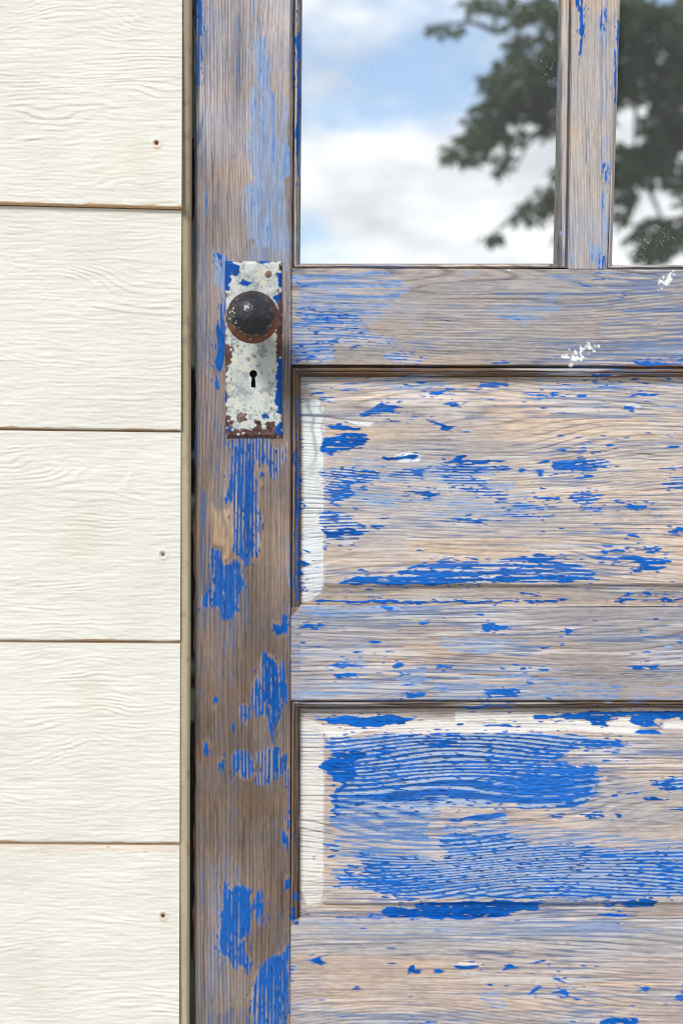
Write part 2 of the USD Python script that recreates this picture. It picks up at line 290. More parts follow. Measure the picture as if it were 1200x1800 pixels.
    ('P', .7, [(950, 668), (1240, 666), (1240, 680), (950, 684)]), ('L', .8, blob(1097, 712, 1121, 724)), ('W', .6, blob(1092, 708, 1128, 722)), ('B', .8, blob(797, 706, 816, 712)), ('P', .7, [(1160, 708), (1200, 706), (1220, 716), (1170, 718)]),
    ('L', 1.1, [(960, 813), (987, 809), (1060, 806), (1100, 818), (1060, 818), (1050, 825), (963, 827)]), ('B', .55, [(962, 814), (1050, 810), (1055, 822), (965, 826)]), ('L', 1.15, [(800, 802), (820, 800), (823, 808), (883, 807), (887, 812), (843, 817), (880, 819), (867, 831), (800, 832)]),
    ('L', 1, [(1157, 823), (1200, 817), (1240, 818), (1240, 826), (1190, 826)]), ('L', 1.1, [(1157, 847), (1183, 839), (1240, 843), (1240, 863), (1173, 858)]), ('B', .8, [(1041, 793), (1056, 793), (1056, 797), (1042, 797)]), ('B', 1, blob(1072, 777, 1086, 784)), ('B', .8, blob(1006, 786, 1026, 792)),
    ('L', 1.05, [(1008, 873), (1027, 864), (1057, 869), (1053, 884), (1033, 889), (1008, 886)]), ('B', .75, [(927, 883), (933, 874), (987, 872), (990, 880), (933, 883)]), ('B', .85, [(1070, 878), (1097, 883), (1127, 886), (1157, 883), (1135, 898), (1100, 893), (1090, 886)]),
    ('L', 1.1, [(867, 882), (910, 887), (987, 891), (933, 894), (910, 892)]), ('B', .75, [(800, 912), (870, 914), (880, 918), (800, 919)]), ('L', 1.1, [(870, 903), (893, 901), (987, 908), (933, 911)]), ('L', .9, [(1010, 893), (1060, 891), (1070, 897), (1020, 900)]), ('L', .9, [(1070, 905), (1110, 900), (1100, 906)]),
    ('B', 1, [(1162, 933), (1170, 927), (1240, 926), (1240, 933), (1170, 939)]), ('B', 1, [(1104, 939), (1114, 935), (1123, 945), (1112, 944)]), ('B', .9, blob(1055, 966, 1072, 974)), ('B', .9, [(1065, 967), (1090, 964), (1104, 966), (1118, 971), (1090, 970)]), ('B', 1, [(1117, 955), (1133, 962), (1162, 961), (1147, 968), (1131, 967)]), ('B', 1, blob(1143, 967, 1168, 975)),
    ('L', 1, [(1005, 982), (1093, 977), (1174, 983), (1174, 990), (1127, 993), (1093, 984)]), ('B', .9, [(1085, 980), (1130, 982), (1172, 985), (1174, 990), (1130, 992)]), ('B', .9, [(1070, 990), (1097, 988), (1097, 993), (1072, 993)]), ('B', 1, [(1105, 1003), (1118, 998), (1130, 993), (1168, 997), (1160, 1004), (1120, 1006)]), ('B', .6, blob(1150, 1012, 1168, 1016)),
    ('B', .85, [(907, 1042), (923, 1037), (960, 1041), (960, 1045), (945, 1043), (963, 1049), (943, 1050), (930, 1044)]), ('B', .9, blob(1123, 1039, 1145, 1046)), ('B', .8, [(1072, 1047), (1085, 1041), (1108, 1048), (1082, 1048)]), ('B', .8, blob(598, 1040, 613, 1046)), ('B', .7, blob(980, 1050, 998, 1055)), ('B', .8, [(1150, 1043), (1180, 1041), (1180, 1045), (1152, 1046)]),
    ('P', .62, [(571, 790), (740, 800), (900, 840), (960, 900), (760, 910), (600, 880)]), ('O', .5, [(700, 950), (1100, 940), (1240, 960), (1240, 1010), (1050, 1010), (1000, 975), (720, 975)]), ('O', .4, [(830, 720), (1000, 715), (1150, 740), (1150, 770), (900, 760)]),
    # --- middle rail
    ('B', .9, [(512, 1095), (530, 1098), (545, 1094), (560, 1093), (560, 1100), (540, 1105), (526, 1103)]), ('B', .8, blob(673, 1070, 698, 1075)), ('B', 1, [(750, 1095), (758, 1093), (764, 1098), (752, 1101)]), ('B', 1, [(848, 1100), (860, 1098), (905, 1098), (905, 1105), (870, 1107), (858, 1112), (849, 1106)]),
    ('B', 1, [(983, 1103), (1008, 1102), (1006, 1108), (994, 1118), (988, 1109)]), ('D', .6, [(1006, 1106), (1060, 1102), (1075, 1112), (1010, 1118)]), ('B', .8, [(658, 1144), (670, 1142), (690, 1143), (686, 1148), (660, 1148)]), ('B', 1, blob(692, 1164, 710, 1174)), ('B', .8, blob(671, 1164, 680, 1169)), ('B', .9, [(765, 1171), (775, 1170), (800, 1172), (798, 1176), (768, 1175)]),
    ('B', .9, [(579, 1191), (590, 1187), (640, 1187), (638, 1192), (590, 1193)]), ('L', .9, [(560, 1168), (620, 1166), (648, 1172), (600, 1174)]), ('B', 1, [(703, 1224), (710, 1217), (724, 1219), (738, 1219), (736, 1225), (712, 1228)]), ('B', .6, blob(703, 1186, 722, 1196)), ('P', .9, [(700, 1180), (745, 1172), (760, 1200), (720, 1206), (700, 1200)]),
    ('B', .7, [(849, 1214), (905, 1211), (905, 1223), (870, 1226), (850, 1222)]), ('L', .9, [(849, 1210), (905, 1208), (905, 1226), (849, 1226)]), ('B', 1, [(912, 1171), (920, 1168), (932, 1176), (916, 1177)]), ('B', 1, [(938, 1177), (958, 1175), (970, 1175), (968, 1180), (945, 1180)]), ('B', 1, [(928, 1197), (945, 1196), (948, 1200), (932, 1201)]), ('B', 1, [(1106, 1173), (1118, 1170), (1155, 1170), (1156, 1175), (1140, 1179), (1110, 1179)]),
    ('B', .8, [(950, 1232), (965, 1225), (976, 1228), (974, 1232)]), ('B', .7, [(978, 1130), (986, 1133), (988, 1138), (980, 1138)]), ('B', .7, blob(1118, 1106, 1137, 1111)), ('D', .8, [(1104, 1112), (1120, 1110), (1118, 1117), (1106, 1117)]), ('D', .6, [(885, 1128), (940, 1128), (945, 1145), (900, 1160), (880, 1158)]), ('P', .7, [(770, 1122), (880, 1120), (942, 1130), (930, 1160), (860, 1150), (780, 1146)]),
    ('P', .8, [(760, 1200), (900, 1186), (1040, 1195), (1090, 1205), (1080, 1232), (760, 1232)]), ('D', .35, [(880, 1190), (1040, 1195), (1090, 1208), (1060, 1230), (880, 1228)]), ('P', .6, [(1100, 1208), (1240, 1204), (1240, 1232), (1100, 1232)]), ('P', .45, [(512, 1120), (640, 1118), (640, 1168), (512, 1160)]), ('P', .5, [(512, 1195), (700, 1200), (700, 1232), (512, 1232)]), ('D', .4, [(512, 1120), (560, 1130), (560, 1200), (512, 1230)]),
    ('O', .6, [(640, 1150), (720, 1130), (800, 1140), (790, 1175), (740, 1200), (690, 1196)]), ('O', .5, [(780, 1206), (810, 1204), (810, 1214), (780, 1214)]), ('O', .5, [(880, 1100), (906, 1106), (906, 1120), (850, 1118)]), ('P', .7, [(512, 1065), (700, 1068), (720, 1078), (560, 1084)]), ('B', .7, blob(1188, 1126, 1240, 1136)), ('P', .6, [(1168, 1130), (1188, 1138), (1180, 1146), (1166, 1144)]), ('B', .6, [(962, 1068), (975, 1068), (975, 1071)]), ('B', .6, [(1072, 1079), (1088, 1079), (1086, 1082)]),
    # --- lower panel
    ('W', 1, [(527, 1262), (548, 1266), (566, 1274), (568, 1300), (569, 1560), (564, 1586), (540, 1592), (527, 1560)]), ('W', 1, [(560, 1275), (640, 1280), (700, 1270), (760, 1266), (850, 1272), (1000, 1266), (1125, 1272), (1125, 1292), (1000, 1284), (850, 1288), (720, 1284), (640, 1286), (606, 1296), (608, 1310), (576, 1298)]), ('W', .85, [(800, 1250), (940, 1252), (1000, 1264), (900, 1270), (800, 1268)]),
    ('B', 1, [(550, 1262), (560, 1265), (602, 1261), (683, 1259), (697, 1257), (746, 1265), (711, 1270), (704, 1276), (638, 1279), (564, 1272)]), ('B', 1, [(840, 1278), (863, 1274), (923, 1272), (928, 1278), (867, 1280)]),
    ('B', 1, [(940, 1261), (960, 1255), (1013, 1255), (1030, 1250), (1240, 1250), (1240, 1268), (1200, 1264), (1163, 1263), (1160, 1275), (1133, 1278), (1120, 1266), (1113, 1260), (1080, 1260), (1080, 1277), (1040, 1277), (1047, 1271), (1030, 1266), (1013, 1262), (957, 1266)]), ('B', 1, [(1120, 1285), (1165, 1284), (1165, 1291), (1125, 1291)]), ('W', .9, [(1085, 1262), (1112, 1262), (1122, 1280), (1090, 1290), (1060, 1280)]), ('W', .8, [(1166, 1268), (1240, 1270), (1240, 1282), (1166, 1284)]),
    ('L', 1.0, [(576, 1297), (620, 1297), (676, 1290), (725, 1289), (812, 1289), (933, 1290), (1020, 1292), (1067, 1300), (1110, 1303), (1113, 1308), (1083, 1313), (1030, 1315), (1000, 1323), (987, 1330), (967, 1340), (1013, 1343), (1047, 1350), (1053, 1360), (1050, 1380), (1030, 1407), (1013, 1417), (960, 1422), (920, 1423), (900, 1413), (850, 1418), (746, 1418), (648, 1408), (592, 1437), (583, 1420), (583, 1371), (573, 1340)]),
    ('L', 1.1, [(700, 1292), (933, 1290), (1040, 1296), (1000, 1316), (960, 1342), (1040, 1350), (1052, 1370), (1020, 1405), (960, 1415), (900, 1400), (800, 1396), (640, 1396), (600, 1370), (640, 1310)]),
    ('B', .95, [(573, 1322), (610, 1318), (634, 1325), (637, 1350), (623, 1371), (585, 1371), (573, 1350)]), ('B', .8, [(583, 1371), (596, 1375), (593, 1437), (586, 1437)]), ('B', .6, [(655, 1316), (690, 1311), (702, 1330), (680, 1338), (656, 1334)]), ('B', .62, [(720, 1290), (812, 1289), (815, 1312), (750, 1316)]), ('B', .6, [(655, 1370), (672, 1364), (674, 1378), (650, 1384)]), ('B', .6, [(1030, 1298), (1108, 1302), (1080, 1312), (1032, 1312)]), ('B', .6, [(1043, 1352), (1054, 1354), (1053, 1372), (1045, 1366)]),
    ('P', .7, [(592, 1480), (900, 1470), (1240, 1492), (1240, 1580), (780, 1582), (592, 1556)]), ('L', .80, [(624, 1502), (725, 1506), (777, 1513), (767, 1467), (844, 1464), (900, 1463), (933, 1483), (1033, 1490), (1093, 1493), (1240, 1497), (1240, 1580), (1083, 1580), (1000, 1577), (777, 1581), (707, 1579), (648, 1562), (595, 1558), (592, 1541), (644, 1541)]), ('P', 1.0, [(588, 1396), (760, 1408), (770, 1440), (745, 1470), (800, 1500), (700, 1512), (600, 1506), (588, 1470)]), ('P', .75, [(790, 1440), (940, 1448), (1100, 1470), (1240, 1480), (1240, 1500), (900, 1490), (780, 1470)]), ('L', .62, [(600, 1400), (760, 1412), (740, 1440), (640, 1436)]), ('D', .3, [(590, 1410), (760, 1420), (900, 1470), (700, 1500), (590, 1470)]),
    ('L', .9, [(624, 1503), (700, 1506), (760, 1516), (700, 1530), (640, 1520)]), ('B', .6, [(600, 1541), (650, 1536), (760, 1560), (760, 1568), (650, 1556)]), ('B', .7, [(660, 1578), (720, 1576), (775, 1580), (700, 1584)]), ('B', .6, [(900, 1517), (960, 1506), (970, 1508), (905, 1522)]), ('B', .6, [(1000, 1516), (1060, 1502), (1100, 1500), (1040, 1514)]), ('B', .7, [(935, 1560), (985, 1556), (985, 1563), (937, 1566)]), ('B', .7, [(1010, 1575), (1060, 1570), (1085, 1574), (1012, 1580)]), ('B', .6, [(980, 1538), (1010, 1534), (1008, 1546), (985, 1546)]), ('B', .7, [(1105, 1560), (1130, 1548), (1140, 1552), (1112, 1564)]), ('B', .8, [(1170, 1572), (1240, 1568), (1240, 1576), (1172, 1577)]), ('B', .7, [(800, 1572), (900, 1576), (1000, 1579), (900, 1582), (800, 1577)]),
    ('B', .8, [(958, 1434), (993, 1430), (994, 1437), (970, 1436)]), ('B', .9, blob(1022, 1429, 1058, 1438)), ('B', 1, blob(1073, 1429, 1085, 1438)), ('D', .8, blob(1066, 1363, 1106, 1383)), ('L', 1, [(1133, 1382), (1153, 1370), (1240, 1361), (1240, 1390), (1160, 1392)]), ('B', .7, [(1135, 1380), (1170, 1370), (1168, 1388), (1150, 1390)]), ('B', .8, [(1127, 1403), (1160, 1400), (1184, 1406), (1140, 1409)]), ('L', .9, [(1072, 1396), (1090, 1394), (1088, 1405), (1074, 1404)]), ('L', .8, [(1100, 1394), (1128, 1390), (1126, 1400), (1104, 1402)]), ('L', .9, [(1170, 1420), (1240, 1418), (1240, 1426), (1180, 1426)]), ('B', .7, blob(825, 1449, 853, 1457)), ('B', .7, blob(780, 1438, 812, 1449)), ('L', .9, blob(808, 1430, 900, 1446)), ('D', .6, [(950, 1460), (1030, 1462), (1020, 1474), (960, 1478)]), ('D', .5, [(1100, 1440), (1180, 1440), (1180, 1476), (1100, 1470)]), ('L', .8, [(1020, 1488), (1060, 1488), (1056, 1500), (1024, 1500)]), ('B', .9, blob(585, 1504, 594, 1511)), ('B', .9, blob(607, 1528, 622, 1538)), ('L', .9, [(575, 1482), (596, 1482), (594, 1496), (577, 1496)]), ('B', .8, blob(605, 1517, 625, 1524)), ('D', .9, blob(548, 1523, 556, 1532)), ('D', .9, blob(528, 1424, 536, 1434)), ('D', .9, [(546, 1355), (551, 1354), (557, 1364), (552, 1365)]), ('B', .6, [(560, 1500), (566, 1496), (565, 1520), (561, 1520)]),
    ('B', 1, [(674, 1599), (704, 1594), (722, 1601), (757, 1587), (880, 1583), (933, 1587), (972, 1585), (937, 1600), (887, 1605), (905, 1612), (865, 1615), (690, 1614)]), ('O', .9, [(790, 1608), (830, 1600), (862, 1605), (860, 1610), (800, 1612)]), ('B', 1, [(1053, 1590), (1087, 1583), (1153, 1583), (1150, 1593), (1113, 1597), (1090, 1588), (1070, 1598), (1057, 1597)]), ('B', 1, [(1045, 1608), (1077, 1603), (1103, 1605), (1100, 1610), (1060, 1612)]), ('B', .8, blob(526, 1605, 545, 1611)), ('O', .7, [(560, 1590), (680, 1586), (680, 1610), (580, 1608)]), ('O', .7, [(970, 1590), (1060, 1586), (1050, 1604), (1000, 1606)]), ('L', .7, [(580, 1610), (680, 1612), (680, 1618), (580, 1617)]), ('O', .4, [(730, 1425), (1000, 1425), (1060, 1440), (1000, 1460), (750, 1450)]), ('O', .5, [(575, 1440), (620, 1490), (620, 1560), (572, 1580)]),
    # --- bottom rail
    ('B', 1, [(545, 1691), (552, 1682), (567, 1680), (563, 1687), (568, 1693), (558, 1697), (550, 1695)]), ('B', 1, [(709, 1710), (718, 1698), (726, 1696), (728, 1704), (742, 1707), (730, 1712)]), ('B', .95, [(753, 1708), (765, 1704), (778, 1706), (776, 1713), (762, 1713)]), ('B', 1, [(801, 1697), (812, 1696), (853, 1697), (854, 1702), (820, 1704), (808, 1703)]), ('W', .9, [(804, 1692), (850, 1694), (846, 1697), (806, 1697)]), ('B', 1, [(875, 1703), (888, 1699), (911, 1698), (908, 1702), (878, 1706)]),
    ('B', 1, [(933, 1692), (950, 1691), (960, 1686), (971, 1688), (962, 1692), (945, 1695), (935, 1695)]), ('D', .8, blob(960, 1698, 980, 1703)), ('B', 1, [(974, 1715), (986, 1719), (993, 1722), (991, 1731), (984, 1728)]), ('B', 1, [(933, 1738), (938, 1733), (946, 1738), (942, 1748), (934, 1747)]), ('B', 1, [(979, 1741), (990, 1738), (1002, 1743), (1014, 1748), (1012, 1753), (998, 1748), (982, 1748)]), ('B', 1, blob(1119, 1732, 1139, 1739)), ('B', .6, [(1184, 1736), (1205, 1732), (1240, 1734), (1240, 1762), (1192, 1762)]), ('B', 1, [(1045, 1796), (1060, 1790), (1120, 1791), (1122, 1830), (1044, 1830)]), ('B', .9, blob(609, 1733, 626, 1739)), ('B', .8, [(757, 1797), (780, 1798), (776, 1806), (758, 1806)]), ('B', .9, blob(849, 1727, 860, 1735)), ('B', .6, blob(584, 1706, 593, 1711)),
    ('P', .8, [(560, 1755), (568, 1750), (576, 1758), (568, 1766)]), ('P', .75, [(848, 1752), (880, 1742), (897, 1752), (886, 1772), (852, 1772)]), ('D', .6, [(670, 1675), (760, 1672), (800, 1684), (690, 1690)]), ('D', .55, [(800, 1668), (907, 1666), (905, 1686), (830, 1690)]), ('D', .5, [(960, 1666), (1023, 1666), (1023, 1684), (965, 1686)]), ('D', .4, [(512, 1640), (545, 1640), (545, 1780), (512, 1800)]), ('P', .6, [(520, 1750), (560, 1760), (540, 1772), (520, 1770)]), ('D', .4, [(1080, 1670), (1240, 1680), (1240, 1720), (1110, 1716)]), ('P', .4, [(512, 1618), (1240, 1618), (1240, 1640), (512, 1650)]), ('D', .35, [(780, 1745), (850, 1745), (850, 1772), (790, 1772)]), ('B', .7, [(972, 1660), (990, 1659), (1010, 1655), (990, 1664)]), ('O', .5, [(700, 1690), (780, 1686), (800, 1720), (720, 1722)]), ('O', .3, [(560, 1700), (800, 1720), (1150, 1730), (1100, 1780), (600, 1780)]),
]


LAY = {k: np.zeros((H, W), np.float32) for k in 'BLPDWO'}
for kind, v, poly in PATCHES:
    fill(LAY[kind], poly, v)

side_rows = ((gy > 641) & (gy < 1084 - (gx - 511))) | ((gy > 1231) & (gy < 1632 - (gx - 509))) | (gy < 470)
vert = (gx < 511) | ((gx < 527) & side_rows) | ((gy < 474) & (gx > 966) & (gx < 1098))
vert |= (gy < 462) & (gx < 536)
V_ = vert.astype(np.float32)

def strip(sx, sy, seed, w=232):
    return np.tile(smooth_noise(H, w, sy, sx, seed), (1, W // w + 1))[:, :W]

def both(fn):                # a field made along each grain direction, joined by region
    return np.where(vert, fn(True), fn(False)).astype(np.float32)

def field(along, across, seed):
    return both(lambda v: strip(across, along, seed) if v else aniso(along, across, seed + 500))

fibre = field(28, 0.75, 11)
fibre2 = field(13, 0.8, 12)
speck = field(3.5, 1.1, 13)
broad = field(90, 9, 14)
broad2 = field(50, 22, 15)
crack_a = field(48, 0.60, 71)
crack_b = field(120, 0.75, 72)
fine = field(5, 0.55, 73)
warp_big = both(lambda v: 6 * strip(30, 220, 16) + 1.5 * strip(11, 80, 17) if v else 15 * aniso(190, 34, 18) + 3.0 * aniso(75, 12, 19))
pitch = np.where(vert, 5.6, 7.2) * (1 + 0.0 * broad)
phase = np.where(vert, gx, gy) / pitch + warp_big / pitch * 1.0
# the raised panels were sawn flat: their rings arch
arch = np.where(vert, 0, 26 * np.exp(-((gx - 760.0) / 190) ** 2) * np.exp(-((gy - 1430.0) / 130) ** 2) * np.sign(1430 - gy) * np.minimum(np.abs(gy - 1430) / 60, 1)
                - 18 * np.exp(-((gx - 900.0) / 160) ** 2) * np.exp(-((gy - 790.0) / 40) ** 2))
phase = phase + arch / pitch
ring = np.sin(2 * np.pi * phase)
ringmod = np.clip(0.78 + 0.28 * broad2 + 0.12 * broad, 0.1, 1.3)
line = np.clip(ring, 0, 1) ** 2.6 * ringmod
ring2 = np.sin(2 * np.pi * (phase * 2.13 + 0.25 * broad2))
line2 = np.clip(ring2, 0, 1) ** 2 * np.clip(0.6 + 0.5 * broad, 0, 1.2)

def warped(layer, amount=1.0):
    dl, da = field(14, 3, 21) * 4.0 * amount + field(40, 6, 22) * 5.0 * amount, field(8, 2.5, 23) * 1.5 * amount
    dx = np.where(vert, da, dl); dy = np.where(vert, dl, da)
    base = gaussian_filter(layer, 1.1)
    yy, xx = np.mgrid[0:H, 0:W]
    return map_coordinates(base, [yy + dy, xx + dx], order=1, mode='nearest')

mB, mL, mP, mD, mW, mO = (warped(LAY[k]) for k in 'BLPDWO')
mW = warped(LAY['W'], 0.05)
crumb_n = both(lambda v: strip(0.85, 2.6, 74) if v else aniso(3.4, 0.85, 74))
near = np.clip(gaussian_filter(np.maximum(LAY['B'], 0.85 * LAY['L']), np.array([7.0, 7.0])) * 1.5, 0, 1)
crumbs = smoothstep(1.75, 2.1, crumb_n + 0.9 * near + 0.25 * broad2 + 0.05) * smoothstep(0.02, 0.22, near)
covB = np.maximum(smoothstep(0.44, 0.56, mB + 0.13 * fibre2 + 0.12 * speck + 0.09 * crack_a - 0.12), crumbs * 0.95)
covL = smoothstep(0.40, 0.62, mL * (np.where(vert, 0.84, np.where(gy > 1240, 0.585, 0.69)) + np.where(gy > 1240, 0.46, 0.30) * ring + np.where(gy > 1240, 0.6, 1.0) * (0.12 * crack_b + 0.14 * crack_a + 0.12 * fibre2 + 0.08 * fine) + 0.12 * broad2))
pk = np.where(vert, 0.55, 1.0)
covP = smoothstep(0.16, 0.62, mP * (np.where(vert, 0.64, 0.56) + pk * ( 0.24 * fibre + 0.26 * ring + 0.20 * fibre2 + 0.10 * broad2 + 0.12 * ring2)))
covD = smoothstep(0.2, 0.9, mD * (0.60 + 0.24 * fibre + 0.22 * ring + 0.22 * fibre2 + 0.12 * broad2))
covW = smoothstep(0.40, 0.60, mW + 0.09 * fibre2 + 0.05 * speck) * np.clip(1 - 0.85 * line - 0.30 * line2 - 0.45 * smoothstep(0.9, 1.6, crack_a) - 0.5 * smoothstep(0.9, 1.9, broad2 + 0.5 * fibre2), 0.05, 1)

# bare wood
tone_y = np.array([-60, 60, 250, 450, 650, 800, 950, 1100, 1300, 1420, 1520, 1650, 1800, 1900])
tone_c = np.array([(180, 171, 178), (180, 171, 178), (175, 163, 166), (165, 151, 150), (158, 139, 134), (156, 136, 126), (152, 132, 121), (143, 121, 108), (134, 113, 101), (133, 113, 102), (145, 125, 114), (138, 121, 112), (140, 123, 114), (140, 123, 114)], float)
stile = np.stack([np.interp(gy, tone_y, tone_c[:, k]) for k in range(3)], -1)
base = np.zeros((H, W, 3)); base[:] = (196, 182, 175)
def zone(x0, y0, x1, y1, c):
    base[(gx >= x0) & (gx < x1) & (gy >= y0) & (gy < y1)] = c
zone(500, 440, 1300, 642, (178, 165, 160))
zone(500, 642, 1300, 1066, (204, 187, 177))
zone(500, 1026, 1300, 1066, (192, 174, 160))
zone(500, 1066, 1300, 1232, (172, 161, 161))
zone(500, 1232, 1300, 1612, (196, 180, 172))
zone(500, 1612, 1300, 1680, (184, 178, 180))
zone(500, 1680, 1300, 1900, (192, 176, 169))
zone(936, -60, 1110, 474, (186, 176, 173))
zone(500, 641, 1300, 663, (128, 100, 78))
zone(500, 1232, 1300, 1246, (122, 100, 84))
base = np.where((gx < 511)[..., None], stile * 0.93, base)
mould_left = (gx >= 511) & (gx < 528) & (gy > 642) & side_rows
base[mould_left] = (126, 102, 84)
base[(gx >= 512) & (gx < 536) & (gy < 474)] = (172, 160, 150)
base += (broad * np.where(vert, 2.0, 3.5) + broad2 * np.where(vert, 3.0, 4.5))[..., None] * np.array([1.0, 1.0, 1.0])
base += (np.where(gx < 512, aniso(16, 45, 33) * 7.0, 0.0) + np.where(gx < 512, aniso(34, 70, 34) * 5.0, 0.0))[..., None] * np.array([1.0, 0.98, 0.96])
base += (26 * np.exp(-((gx - 440.0 - 3 * np.sin(gy / 40.0)) / 10.0) ** 2) * smoothstep(20, 120, gy) * (1 - smoothstep(290, 370, gy)) * (gx < 512))[..., None] * np.array([1.0, 1.0, 1.05])
base += (aniso(60, 14, 31) * 4)[..., None] * np.array([1.0, 0.15, -1.0])
grey = (smoothstep(-0.4, 1.5, 0.8 * broad + 0.8 * aniso(70, 10, 32)) * np.where(vert, 0.22, 0.60))[..., None]
base = base * (1 - grey) + (np.array([166, 164, 170]) * (base.mean(-1, keepdims=True) / 182)) * grey
lum = base.mean(-1, keepdims=True)
base = (lum + (base - lum) * 0.82) * 0.99
base = np.clip(base, 20, 245)
base[(gx >= 966) & (gx < 988) & (gy < 468)] = (108, 106, 106)  # inner face of the glass stop, its shade painted into the grey
base[(gx >= 527) & (gx < 531) & (gy < 463)] = (96, 86, 78)  # contact shadow painted in along the left edge of the pane
base[(gx >= 530) & (gx < 970) & (gy >= 462) & (gy < 465)] = (104, 92, 82)  # likewise a painted contact shadow, along the bottom of the pane
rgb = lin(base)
def over(rgb, colour, a):
    a = a[..., None]
    return rgb * (1 - a) + np.asarray(colour) * a

# fresh wood where paint has lately come away
soon = gaussian_filter(np.maximum(LAY['B'], LAY['L']), np.array([4.0, 4.0]))
halo = smoothstep(0.10, 0.42, soon + 0.07 * fibre2 + 0.05 * broad2) * np.where(vert, 0.24, 0.28)
rgb = over(rgb, lin(214, 178, 146), halo * 0.8 * np.clip(0.75 + 0.3 * fibre2, 0.1, 1))
rgb = over(rgb, lin(222, 188, 150), np.clip(mO * (0.55 + 0.25 * fibre2), 0, 0.8))
# grain
grain = 1.06 - 0.44 * line - 0.20 * line2 - 0.06 * np.clip(fibre, -2, 2) * np.where(vert, 1.35, 1.0) - 0.055 * np.clip(fibre2, -2, 2) - 0.03 * np.clip(speck, -2, 2)
crack = np.maximum(smoothstep(0.75, 1.5, crack_a + 0.45 * ring + 0.25 * broad2), 0.9 * smoothstep(1.1, 1.8, crack_b + 0.3 * broad2))
grain *= 1 - 0.27 * crack
grain *= 1 + 0.16 * smoothstep(0.8, 1.8, -crack_a) - 0.07 * np.clip(fine, -2, 2)
calm = np.where((gx > 985) & (gy < 474) & vert, 0.55, np.where(gx < 512, 0.9, 1.0))
gr = (1 + (np.clip(grain, 0.3, 1.3) - 1) * calm)[..., None]
rgb = rgb * gr ** np.array([1.02, 1.0, 0.93])
# blue left in the pores all over
pore = smoothstep(0.8, 1.7, 0.8 * crack_b + 0.6 * broad2 + 0.5 * broad + 0.6 * fibre2 - np.where(vert, 0.9, 0.2)) * 0.62
rgb = over(rgb, lin(92, 124, 174), pore)
rem = smoothstep(1.0, 1.9, field(40, 1.3, 81) + 0.45 * broad2 + 0.5 * near) * np.where((gx > 527) & (gy > 642), 0.55, 0.0)
rgb = over(rgb, lin(226, 221, 218), rem)
# pale lines under the striped paint
low_panel = (gy > 1240)[..., None]
rgb = over(rgb, np.where(low_panel, lin(160, 182, 214), lin(206, 213, 226)) * np.clip(1 + 0.10 * fibre2 + 0.12 * fine, .5, 1.4)[..., None], smoothstep(0.3, 0.8, gaussian_filter(mL, 2)) * np.where(gx < 512, 0.22, np.where(gy > 1240, 0.95, 0.6)) * np.clip(0.9 - 0.4 * line, 0, 1))
rgb = over(rgb, np.where(low_panel & (gx > 527)[..., None] & (gy < 1612)[..., None], lin(112, 144, 194), lin(140, 163, 199)) * np.clip(1 + 0.12 * fibre2, .6, 1.4)[..., None], covP * 0.9 * np.clip(1 - 0.35 * line, 0, 1))
rgb = over(rgb, lin(72, 92, 128) * np.clip(1 + 0.15 * fibre2, .6, 1.4)[..., None], covD * 0.8)
comb = np.clip(np.sin(2 * np.pi * (gy + 3.0 * np.sin(gx / 21.0 + gy / 90.0) + 1.5 * aniso(24, 9, 62)) / 6.6), 0, 1) ** 2 * smoothstep(-1.2, 0.6, aniso(10, 22, 63))
covW = covW * (1 - 0.85 * comb * ((gx < 570) & (gy > 820)))
rgb = over(rgb, np.where((gy > 1240)[..., None], lin(231, 230, 226), lin(228, 236, 240)), covW * 0.93)
swirl = np.sin(2 * np.pi * ((gy + 0.75 * (570 - gx) + 7 * np.sin((gx - 530) / 16.0) + 3.0 * aniso(14, 8, 61)) / (15.0 + 0.02 * (gy - 700))))
swirl = np.clip(swirl, 0, 1) ** 2 * ((gx > 528) & (gx < 569) & (gy > 700)) * (1 - smoothstep(790, 850, gy))
rgb = over(rgb, lin(120, 136, 146), swirl * 0.6 * (covW > 0.02))
blue = lin(0, 92, 184)[None, None] * np.clip(1 + 0.14 * broad2 + 0.12 * fibre2 + 0.12 * speck + 0.10 * fine, 0.45, 1.6)[..., None]
dull = (np.clip(0.25 + 0.30 * broad2 + 0.2 * fibre2 + 0.15 * broad, 0, 0.45))[..., None]
blue = blue * (1 - dull) + lin(40, 104, 184) * dull * 0.9
blue = np.where((vert & (gx < 512))[..., None], blue * 0.80, blue)
rgb = over(rgb, blue, covL * 0.95)
streak = smoothstep(0.64, 0.90, mP * np.where(vert, 0.8, 1.0) * (0.50 + 0.26 * fibre + 0.16 * ring + 0.30 * fibre2 + 0.16 * speck))
rgb = over(rgb, lin(66, 116, 186), streak * 0.62)
